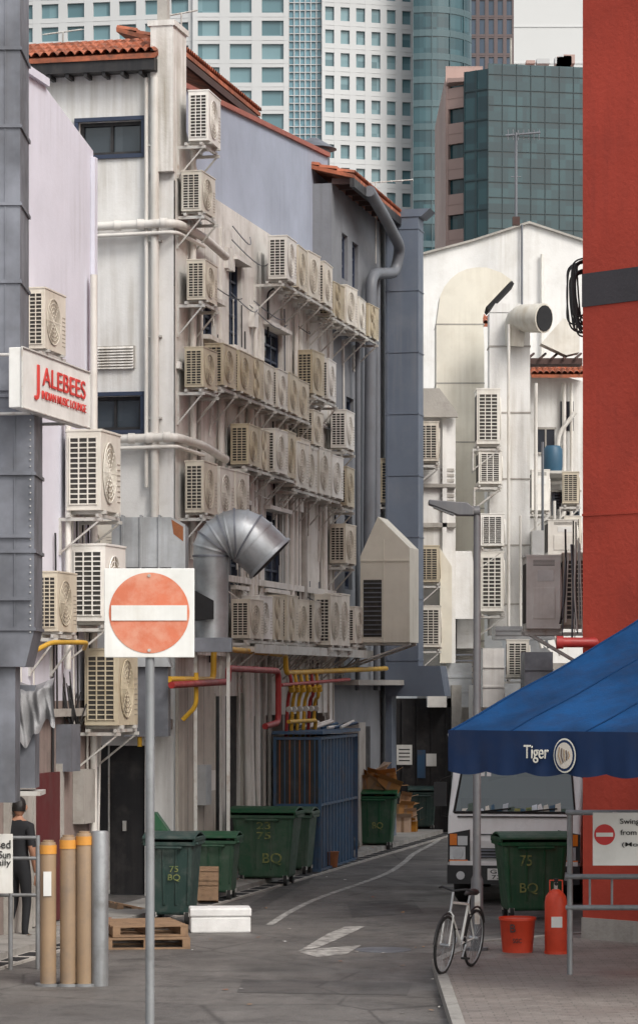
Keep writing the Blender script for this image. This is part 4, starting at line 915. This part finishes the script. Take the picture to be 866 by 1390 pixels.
mb=MB(Matrix.Translation((wx(702,32),32,.1))); mb.tube([(0,0,0),(0,0,.36),(0,0,.37)],[.17,.20,.21],'gasred',20,caps=False); mb.tube([(0,0,.37),(0,0,.33),(0,0,.02)],[.195,.19,.16],'gasred',20,caps=True); mb.tube([(0,0,.36),(0,0,.39)],.212,'gasred',20,caps=False)
RBn=empty('red_pail'); mb.build('pail',RBn,recalc=False); text('B',face_M((wx(694,32),32-.205,.38),(1,0,0)),.06,.09,'txt',RBn); text('SGC',face_M((wx(700,32),32-.20,.24),(1,0,0)),.1,.05,'txt',RBn)
for px,r,top,m,cap in ((66,.083,1143,'ochre',1),(93,.083,1136,'ochre',1),(115,.083,1131,'ochre',1),(136,.09,1128,'pole',0)):
    Y=29.3; X=wx(px,Y); z=wz(top,Y); mb=MB(); mb.tube([(X,Y,0),(X,Y,z-.03),(X,Y,z)],[r,r,r*.9],m,20)
    if cap: mb.tube([(X,Y,z-.12),(X,Y,z-.03)],r+.006,'brass',20); mb.tube([(X,Y,z-.01),(X,Y,z+.02)],r*.7,'ochre',16); mb.tube([(X,Y,0),(X,Y,.03)],r+.05,'pole',16)
    if px==66: mb.box(X-.04,X+.04,Y-r-.01,Y-r+.01,z-.55,z-.3,'wpaint')
    mb.build('bollard')
mb=MB(); Y=31
for z in (wz(1137,Y),wz(1165,Y)): mb.tube([(wx(-60,Y),Y,z),(wx(54,Y),Y,z)],.02,'pole',8)
mb.tube([(wx(-60,Y),Y,wz(1215,Y)),(wx(54,Y),Y,wz(1215,Y))],.02,'pole',8)
for px in (-40,15,52): mb.tube([(wx(px,Y),Y,0),(wx(px,Y),Y,wz(1134,Y))],.025,'pole',8)
mb.build('guard_rail')
WS=empty('notice_sign'); mb=MB(); Y=30.8; mb.box(wx(-50,Y),wx(18,Y),Y,Y+.01,wz(1213,Y),wz(1132,Y),'wpaint'); mb.build('panel',WS,bevel=.01)
text('Closed',face_M(P(-5,1146,Y-.008),(1,0,0)),.32,.09,'txt',WS); text('Mon-Sun',face_M(P(-5,1160,Y-.008),(1,0,0)),.32,.08,'txt',WS); text('daily',face_M(P(3,1172,Y-.008),(1,0,0)),.2,.09,'txt',WS)
GT=empty('swing_gate'); mb=MB(); Y=29.5
for py in (1103,1190,1232): mb.tube([P(768,py,Y),P(960,py,Y-.6)],.028,'pole',8)
for px in (773,870,950): mb.tube([(wx(px,Y),Y-.005*(px-768)*.6,.1),P(px,1101,Y)],.03,'pole',8)
for px in (800,830): mb.tube([P(px,1190,Y-.1),P(px,1232,Y-.1)],.014,'pole',6)
mb.build('rails',GT)
mb=MB(); Ys=28.6; mb.box(wx(804,Ys),wx(930,Ys),Ys,Ys+.01,wz(1175,Ys),wz(1103,Ys),'wpaint'); mb.box(wx(840,Ys),wx(846,Ys),Ys+.012,Y,wz(1110,Ys),wz(1106,Ys),'steel'); mb.build('sign_panel',GT,bevel=.008)
mb=MB(); c_=P(820,1133,Ys-.004); r_=.105
mb.add([c_]+[c_+Vector((r_*math.cos(k*math.pi/20),0,r_*math.sin(k*math.pi/20))) for k in range(40)],[(0,k+1,(k+1)%40+1) for k in range(40)],'signred'); mb.box(c_.x-.085,c_.x+.085,Ys-.008,Ys-.0045,c_.z-.02,c_.z+.02,'wpaint'); mb.build('roundel',GT,recalc=False)
text('Swing Gate Closed',face_M(P(885,1116,Ys-.006),(1,0,0)),.65,.07,'txt',GT); text('from 6pm to 6am',face_M(P(882,1131,Ys-.006),(1,0,0)),.60,.07,'txt',GT); text('(Mon-Sun)',face_M(P(872,1147,Ys-.006),(1,0,0)),.42,.055,'txt',GT)

# bicycle
BC=empty('bicycle'); T=Matrix.Translation((wx(620,29.9),29.9,.1))@Matrix.Rotation(math.radians(-112),4,'Z')@Matrix.Rotation(math.radians(-5),4,'X')@Matrix.Scale(.93,4)
def ring(mb,c,r,t,m,seg=28): mb.tube([(c[0]+r*math.cos(2*math.pi*i/seg),c[1],c[2]+r*math.sin(2*math.pi*i/seg)) for i in range(seg+1)],t,m,6,True,False)
mb=MB(T)
for cx_ in (-.5,.5):
    ring(mb,(cx_,0,.33),.315,.018,'rub'); ring(mb,(cx_,0,.33),.295,.008,'galv')
    for i in range(14): q=2*math.pi*i/14; mb.tube([(cx_,0,.33),(cx_+.295*math.cos(q),0,.33+.295*math.sin(q))],.0025,'galv',3)
    mb.tube([(cx_,-.05,.33),(cx_,.05,.33)],.02,'galv',8)
mb.build('wheels',BC)
mb=MB(T)
bb=(-.05,0,.3); st=(-.2,0,.74); hd=(.38,0,.80); hl=(.40,0,.70); rw=(-.5,0,.33)
for a,b,r in ((bb,st,.016),(st,hd,.015),(bb,hl,.018),(bb,rw,.011),(st,rw,.010)): mb.tube([a,b],r,'wpaint',8)
for s in (-.05,.05): mb.tube([hl,(.43,s,.66),(.5,s,.33)],.011,'wpaint',6)
mb.tube([hl,hd,(.36,0,.93)],.016,'galv',8); mb.tube([(.26,-.20,.94),(.33,-.14,.96),(.37,0,.93),(.33,.14,.96),(.26,.20,.94)],.013,'black',8)
mb.tube([st,(-.23,0,.84)],.014,'galv',8); mb.tube([(-.36,0,.87),(-.25,0,.88),(-.08,0,.86)],[.07,.06,.02],'black',8,sq=.6)
ring(mb,(bb[0],.04,bb[2]),.09,.006,'galv',16); mb.tube([(-.05,.06,.3),(.03,.06,.16)],.01,'galv',5); mb.tube([(-.05,-.06,.3),(-.13,-.06,.44)],.01,'galv',5); mb.box(.0,.08,.06,.14,.145,.165,'rub'); mb.box(-.18,-.1,-.14,-.06,.435,.455,'rub')
for cx_ in (.5,-.5): mb.tube([(cx_+.36*math.cos(q),0,.33+.36*math.sin(q)) for q in [.1+i*.2 for i in range(14)]],.014,'black',5)
mb.build('frame_and_handlebar',BC)

# =============================== PERSON =======================================
def skin_obj(name,verts,edges,radii,root,sub=2):
    me=bpy.data.meshes.new(name); me.from_pydata(verts,edges,[]); o=bpy.data.objects.new(name,me); sc.collection.objects.link(o)
    md=o.modifiers.new('s','SKIN'); md.use_smooth_shade=True
    for i,v in enumerate(me.skin_vertices[0].data): v.radius=radii[i] if isinstance(radii[i],tuple) else (radii[i],radii[i]); v.use_root=(i==root)
    sd=o.modifiers.new('u','SUBSURF'); sd.levels=sub; sd.render_levels=sub
    bpy.context.view_layer.update(); m2=bpy.data.meshes.new_from_object(o.evaluated_get(bpy.context.evaluated_depsgraph_get())); bpy.data.objects.remove(o); return m2
PE=empty('pedestrian')
V=[(0,0,.93),(0,.01,1.10),(0,.02,1.28),(0,.01,1.41),(0,-.0,1.49),(0,-.01,1.54),
   (-.17,.01,1.39),(-.22,.03,1.13),(-.20,-.06,.90),(-.20,-.08,.83),
   (.17,.01,1.39),(.23,.03,1.13),(.22,-.04,.90),(.22,-.06,.83),
   (-.09,0,.86),(-.10,-.03,.48),(-.10,.02,.09),(-.11,-.13,.045),
   (.09,0,.86),(.11,-.06,.48),(.12,.08,.09),(.13,-.07,.045)]
E=[(0,1),(1,2),(2,3),(3,4),(4,5),(3,6),(6,7),(7,8),(8,9),(3,10),(10,11),(11,12),(12,13),(0,14),(14,15),(15,16),(16,17),(0,18),(18,19),(19,20),(20,21)]
RR=[(.145,.11),(.135,.105),(.155,.115),(.12,.09),.052,.05,.068,.047,.033,.026,.068,.047,.033,.026,.09,.06,.042,.038,.09,.06,.042,.038]
me=skin_obj('pb',V,E,RR,0)
for nm in ('cloth','skin','shoe'): me.materials.append(M_[nm])
for p in me.polygons:
    c=p.center; k=0
    if c.z>1.47 and abs(c.x)<.12: k=1
    if abs(c.x)>.165 and c.z<1.16 and c.z>.7 : k=1
    if c.z<.10: k=2
    p.material_index=k; p.use_smooth=True
PT=Matrix.Translation((wx(26,34.3),34.3,.004))@Matrix.Rotation(math.radians(150),4,'Z')
me.transform(PT); o=bpy.data.objects.new('body',me); sc.collection.objects.link(o); o.parent=PE
bm=bmesh.new(); bmesh.ops.create_uvsphere(bm,u_segments=28,v_segments=20,radius=1)
for v in bm.verts:
    x,y,z=v.co; 
    s=1-.22*max(0,-z)**1.2; X=x*.077*s; Yy=y*.098*(s if y<0 else 1); Z=z*.118
    if y<-.6 and abs(x)<.25 and -.35<z<.05: Yy-=.022*(1-abs(x)/.25)
    if y<-.5 and .05<z<.3 and .2<abs(x)<.6: Yy+=.008
    if y<-.6 and -.6<z<-.45 and abs(x)<.4: Yy-=.005
    v.co=(X,Yy,Z)
me=bpy.data.meshes.new('head'); bm.to_mesh(me); bm.free(); me.materials.append(M_['skin'])
for p in me.polygons: p.use_smooth=True
HM=PT@Matrix.Translation((0,-.015,1.62))@Matrix.Rotation(math.radians(25),4,'Z')@Matrix.Rotation(math.radians(8),4,'X')
me.transform(HM); o=bpy.data.objects.new('head',me); sc.collection.objects.link(o); o.parent=PE
bm=bmesh.new(); bmesh.ops.create_uvsphere(bm,u_segments=28,v_segments=20,radius=1)
dl=[v for v in bm.verts if not (v.co.z>.35 or (v.co.y>-.1 and v.co.z>-.55) )]
bmesh.ops.delete(bm,geom=dl,context='VERTS')
for v in bm.verts: 
    q=1+R.uniform(-.02,.03); v.co=(v.co.x*.084*q,v.co.y*.107*q+.004,v.co.z*.128*q+.004)
me=bpy.data.meshes.new('hair'); bm.to_mesh(me); bm.free(); me.materials.append(M_['hair']); me.transform(HM); o=bpy.data.objects.new('hair',me); sc.collection.objects.link(o); o.parent=PE
mb=MB(HM)
for s in (-1,1):
    mb.tube([(s*.078,.0,-.03),(s*.086,.008,0),(s*.084,.012,.03)],[.012,.018,.012],'skin',8); mb.tube([(s*.03,-.083,.018),(s*.03,-.09,.018)],.012,'foam',10); mb.tube([(s*.03,-.09,.018),(s*.03,-.0925,.018)],.006,'hair',8); mb.tube([(s*.015,-.092,.04),(s*.045,-.084,.042)],.004,'hair',5)
mb.tube([(-.022,-.082,-.062),(0,-.088,-.064),(.022,-.082,-.062)],.005,'redp',5); mb.build('face_features',PE)
hv=[];he=[];hr=[]
for s,wx_ in ((-1,(-.20,-.08,.83)),(1,(.22,-.06,.83))):
    b=len(hv); w0=Vector(wx_); pm=w0+Vector((0,-.005,-.07)); hv+=[tuple(w0),tuple(pm)]; he+=[(b,b+1)]; hr+=[(.018,.028),(.016,.036)]
    for k,(dy,ln) in enumerate(((-.03,.07),(-.01,.08),(.01,.075),(.03,.06))):
        a=len(hv); p0=pm+Vector((0,dy,-.015)); p1=p0+Vector((-s*.006,dy*.1-.005,-ln*.5)); p2=p1+Vector((-s*.014,-.004,-ln*.45)); hv+=[tuple(p0),tuple(p1),tuple(p2)]; he+=[(b+1,a),(a,a+1),(a+1,a+2)]; hr+=[.009,.009,.0075]
    a=len(hv); p0=w0+Vector((-s*.005,-.035,-.04)); p1=p0+Vector((-s*.008,-.02,-.03)); p2=p1+Vector((-s*.005,-.004,-.028)); hv+=[tuple(p0),tuple(p1),tuple(p2)]; he+=[(b,a),(a,a+1),(a+1,a+2)]; hr+=[.011,.010,.008]
try:
    me=skin_obj('hands',hv,he,hr,0,1); me.materials.append(M_['skin']); me.transform(PT); o=bpy.data.objects.new('hands',me); sc.collection.objects.link(o); o.parent=PE
except Exception as ex: print('hands',ex)

# =============================== GROUND =======================================
asph=ground_mat('asphalt',(.118,.110,.103))
mb=MB(); mb.quad((-1500,-500,0),(1500,-500,0),(1500,2500,0),(-1500,2500,0),ground_mat('ground_surface',(.14,.135,.13))); mb.build('ground')
mb=MB(); mb.prism([(-6,5,.0),(3.3,5,.0),(3.6,33,.0),(5.5,62,0),(1.0,62,0),(-5.8,32,0)],(0,0,.004),asph); mb.build('road')
mb=MB(); mb.prism([(1.25,20,0),(1.35,31,0),(1.9,33.2,0),(3.4,34.5,0),(9,34.5,0),(9,20,0)],(0,0,.1),ground_mat('brick_paving',(.20,.175,.16),True)); mb.build('pavement')
mb=MB(); pts=[(1.13,20),(1.23,31),(1.8,33.3),(3.35,34.62)]
for a,b in zip(pts,pts[1:]):
    a=Vector((*a,0));b=Vector((*b,0)); nn=Vector(((b-a).y,-(b-a).x,0)).normalized()
    mb.prism([a,b,b+nn*.115,a+nn*.115],(0,0,.112),'kerb')
mb.build('kerb')
mb=MB(FA.M); mb.box(-12,18,.0,.75,.0,.10,'kerb'); mb.box(-12,18,.752,1.05,.0,.03,'conc'); 
for i in range(50): mb.box(-11.9+i*.6,-11.5+i*.6,.80,1.0,.031,.037,'dark')
mb.build('drain_apron')
def strip(pts,w,name,z=.008):
    mb=MB(); vs=[];fs=[]
    for i,p in enumerate(pts):
        t=(pts[min(i+1,len(pts)-1)]-pts[max(i-1,0)]).normalized(); nn=Vector((t.y,-t.x,0))
        vs+=[p+nn*w/2+Vector((0,0,z)),p-nn*w/2+Vector((0,0,z))]
    fs=[(2*i,2*i+2,2*i+3,2*i+1) for i in range(len(pts)-1)]; mb.add(vs,fs,'paint'); mb.build(name)
raw=[G(366,1256),G(395,1237),G(430,1220),G(480,1203),G(525,1187),G(548,1172),G(562,1158),G(590,1145),G(603,1133)]
strip(rnd(raw,1.5,6),.10,'road_line')
mb=MB()
mb.add([G(a,b,.008) for a,b in ((405,1292),(445,1268),(470,1258),(496,1258),(462,1274),(432,1287))],[(0,1,2,3,4,5)],'paint')
mb.add([G(a,b,.008) for a,b in ((405,1293),(433,1288),(490,1284),(470,1296),(430,1300))],[(0,1,2,3,4)],'paint'); mb.build('road_arrow')
mb=MB()
dk_=ground_mat('asphalt_repair',(.075,.07,.067))
for (a,b,c,d) in (((330,1330),(560,1335),(552,1352),(322,1348)),((470,1225),(560,1222),(575,1240),(478,1246)),((395,1195),(430,1190),(300,1265),(270,1268))):
    mb.add([G(*q,.0075) for q in (a,b,c,d)],[(0,1,2,3)],dk_)
mb.build('road_repair')
mb=MB()
for k in range(130):
    px=R.uniform(150,600); py=R.uniform(1150,1380); q=G(px,py,.012)
    if R.random()<.7 : q=FA.w(R.uniform(-8,12),R.uniform(.2,.7),.112)
    a=R.uniform(0,6); s=R.uniform(.01,.04); 
    mb.add([q+Vector((s*math.cos(a+i*1.57),s*math.sin(a+i*1.57),R.uniform(0,.015))) for i in range(4)],[(0,1,2,3)],R.choice(['card','foam','wood','txtw','rust']))
mb.build('litter',recalc=False)
clutter.build('refrigerant_pipes')
q=G(520,1290); mb=MB(); mb.tube([q+Vector((0,0,.004)),q+Vector((0,0,.010))],.33,'galvd',24); mb.build('manhole_cover')

# =============================== TOWERS =======================================
def tower_face(mb,a,b,z0,z1,fh,bw,wr,hr,wm,gm,dep=.5,proud=0.,mull=0):
    a=Vector((*a,0));b=Vector((*b,0)); d=(b-a); L=d.length; d=d/L; nn=Vector((d.y,-d.x,0))
    if nn.y>0: nn=-nn
    M=Matrix.Identity(4)
    for i in range(3): M[i][0]=d[i]; M[i][1]=nn[i]; M[i][3]=a[i]
    mb.M=M; mb.quad((0,-dep,z0),(L,-dep,z0),(L,-dep,z1),(0,-dep,z1),gm)
    nb=max(1,round(L/bw)); bw=L/nb; nf=int((z1-z0)/fh)
    for i in range(nb+1):
        x=i*bw; hw=bw*(1-wr)/2; mb.box(max(0,x-hw),min(L,x+hw),-dep+.01,0,z0,z1,wm)
    for j in range(nf+1):
        z=z0+j*fh; mb.box(0,L,-dep+.01,-.03,max(z0,z-fh*(1-hr)/2),min(z1-.01,z+fh*(1-hr)/2),wm)
        mb.box(0,L,-dep+.01,.02,z-.04,z+.04,wm)
    mb.M=Matrix.Identity(4)
tw=mat('tower_cladding',(.52,.53,.535),.6,grain=.05,scale=.03);  # tower cladding and glass tones lightened to stand for distance haze
tg=glassmat('tower_glass',[(.05,.11,.13),(.13,.23,.26),(.20,.31,.34)],(3,3,3.7),.2,.5)
T1=empty('office_tower'); Yt=440
mb=MB()
x=lambda px,Y=Yt: wx(px,Y)
tower_face(mb,(x(-60),Yt+6),(x(262),Yt),20,150,3.6,4.2,.66,.62,tw,tg)
tower_face(mb,(x(262),Yt-.5),(x(392),Yt-.5),20,150,3.6,4.25,.68,.66,tw,tg)
tower_face(mb,(x(437),Yt-.5),(x(563),Yt+3),20,150,3.55,2.45,.58,.60,tw,tg)
mb.build('clad_faces',T1)
mb=MB(); tower_face(mb,(x(392),Yt+.5),(x(437),Yt+.5),20,150,1.2,.85,.84,.88,tw,glassmat('tower_glass_band',[(.08,.18,.23),(.17,.31,.37)],(.9,.9,3.6),.15,.6),.25); mb.build('glass_bay',T1)
mb=MB(); mb.box(x(-60),x(563),Yt+6.5,Yt+40,0,150,tw); mb.build('core',T1)
T2=empty('curved_glass_tower'); mb=MB(); g2=glassmat('teal_glass',[(.008,.028,.038),(.02,.065,.08),(.05,.12,.14)],(2.,2.,1.6),.12,.7)
sp2=mat('teal_spandrel',(.085,.135,.15),.4,grain=.08,scale=.05)
pts=[]
for i in range(13):
    t=i/12; q=math.radians(-20+95*t); pts.append(Vector((x(560)+ (math.sin(q)+.34)*7.0, 436+ (1-math.cos(q))*7,0)))
for z in [10+3.6*j for j in range(40)]:
    for i in range(12):
        a,b=pts[i],pts[i+1]
        mb.add([a+Vector((0,0,z)),b+Vector((0,0,z)),b+Vector((0,0,z+2.6)),a+Vector((0,0,z+2.6))],[(0,1,2,3)],g2)
        o_=Vector((0,-.15,0)); mb.prism([a+Vector((0,0,z+2.6)),b+Vector((0,0,z+2.6)),b+Vector((0,0,z+3.6)),a+Vector((0,0,z+3.6))],o_,sp2)
        if i%3==0: mb.box(a.x-.05,a.x+.05,a.y-.2,a.y,z,z+3.6,sp2)
mb.box(x(566),x(636),446,470,0,150,sp2)
mb.build('curtain_wall',T2)
T4=empty('stone_and_glass_tower'); Yq=350; xq=lambda px: wx(px,Yq)
pk=mat('pink_granite',(.40,.28,.25),.6,grain=.08,scale=.05); g3=glassmat('dark_teal_glass',[(.004,.018,.026),(.010,.040,.050),(.022,.070,.082)],(1.75,1.75,1.85),.1,.6)
mb=MB(); 
tower_face(mb,(xq(607),Yq+4),(xq(662),Yq),10,wz(108,Yq),4.4,9,.9,.42,pk,g3,.5)
tower_face(mb,(xq(607),Yq+5),(xq(658),Yq+5),wz(106,Yq),wz(78,Yq),2.5,2.4,.01,.01,pk,g3,.2)
tower_face(mb,(xq(658),Yq+5.5),(xq(830),Yq+5.5),wz(108,Yq),wz(84,Yq),2.1,3.2,.7,.5,pk,g3,.3)
mb.box(xq(608),xq(800),Yq+7,Yq+40,0,wz(86,Yq),pk)
mb.prism([P(607,112,Yq+3),P(662,108,Yq-.6),P(662,104,Yq-.6),P(607,106,Yq+3)],(0,3,0),pk)
mb.build('granite_block',T4)
mb=MB(); dk=mat('mullion_dark',(.025,.045,.052),.4); tower_face(mb,(xq(626),Yq-6),(xq(657),Yq-8),10,wz(112,Yq),3.6,1.4,.9,.92,dk,g3,.1)
tower_face(mb,(xq(657),Yq-8),(xq(830),Yq-5),10,wz(105,Yq),1.85,1.75,.95,.95,dk,g3,.1); mb.box(xq(630),xq(830),Yq-4.5,Yq+3,0,wz(108,Yq),dk)
mb.build('glass_block',T4)
mb=MB()
for k in range(7): px=R.uniform(700,780); q=P(px,86,Yq+8); mb.box(q.x,q.x+R.uniform(.5,2),Yq+8,Yq+10,q.z,q.z+R.uniform(.3,1.2),pk if k%2 else tw)
mb.tube([P(693,105,Yq),P(693,52,Yq)],.15,'conc',5)
mb.build('roof_plant',T4)
T3=empty('brown_tower'); br=mat('brown_cladding',(.12,.09,.09),.5,grain=.1,scale=.05); mb=MB(); Y3=600; tower_face(mb,(wx(636,Y3),Y3),(wx(697,Y3),Y3),20,170,4,1.9,.6,.8,br,glassmat('brown_tower_glass',[(.02,.04,.07),(.06,.09,.14)],(2,2,4),.15,.6),.3); mb.box(wx(637,Y3),wx(696,Y3),Y3+.5,Y3+30,0,170,br); mb.build('faces',T3)
T5=empty('sky_fill_block'); pl=mat('sky_fill_pale',(.58,.59,.59),.6,grain=.03,scale=.02); mb=MB(); Y5=700; mb.box(wx(697,Y5),wx(860,Y5),Y5,Y5+30,0,190,pl)  # pale block fills the sky gap; sky brightness put into its colour
for k in range(8): mb.box(wx(697,Y5),wx(860,Y5),Y5-.15,Y5-.01,120+k*9,120.4+k*9,pl)
mb.build('faces',T5)

# =============================== LIGHT, WORLD, CAMERA =========================
w=bpy.data.worlds.new('World'); sc.world=w; w.use_nodes=True; nt=w.node_tree; bg=nt.nodes['Background']
sk=nt.nodes.new('ShaderNodeTexSky'); sk.sky_type='NISHITA'; sk.sun_disc=False
sd=Vector((.52,-.72,.0)).normalized(); el=math.radians(44); az=math.atan2(sd.x,sd.y)
sk.sun_elevation=el; sk.sun_rotation=az; sk.air_density=1.6; sk.dust_density=4.0
hs=nt.nodes.new('ShaderNodeHueSaturation'); hs.inputs['Saturation'].default_value=.32; hs.inputs['Value'].default_value=1.35
nt.links.new(sk.outputs[0],hs.inputs['Color']); nt.links.new(hs.outputs[0],bg.inputs['Color']); bg.inputs['Strength'].default_value=.15
sl=bpy.data.lights.new('sun','SUN'); sl.energy=1.5; sl.angle=math.radians(18); sl.color=(1,.95,.88); so=bpy.data.objects.new('sun',sl); sc.collection.objects.link(so)
v=Vector((sd.x*math.cos(el),sd.y*math.cos(el),math.sin(el))); so.rotation_euler=(-v).to_track_quat('-Z','Y').to_euler(); so.location=(0,0,30)
cd=bpy.data.cameras.new('camera'); cd.lens=F/1390*36; cd.sensor_width=36; cd.sensor_fit='AUTO'; cd.shift_y=(HY-695)/1390; cd.clip_end=5000; cd.clip_start=.5
co=bpy.data.objects.new('camera',cd); sc.collection.objects.link(co); co.location=(0,0,CH); co.rotation_euler=(math.pi/2,0,0); sc.camera=co
sc.view_settings.view_transform='Standard'; sc.view_settings.look='None'; sc.view_settings.exposure=0; sc.view_settings.gamma=1
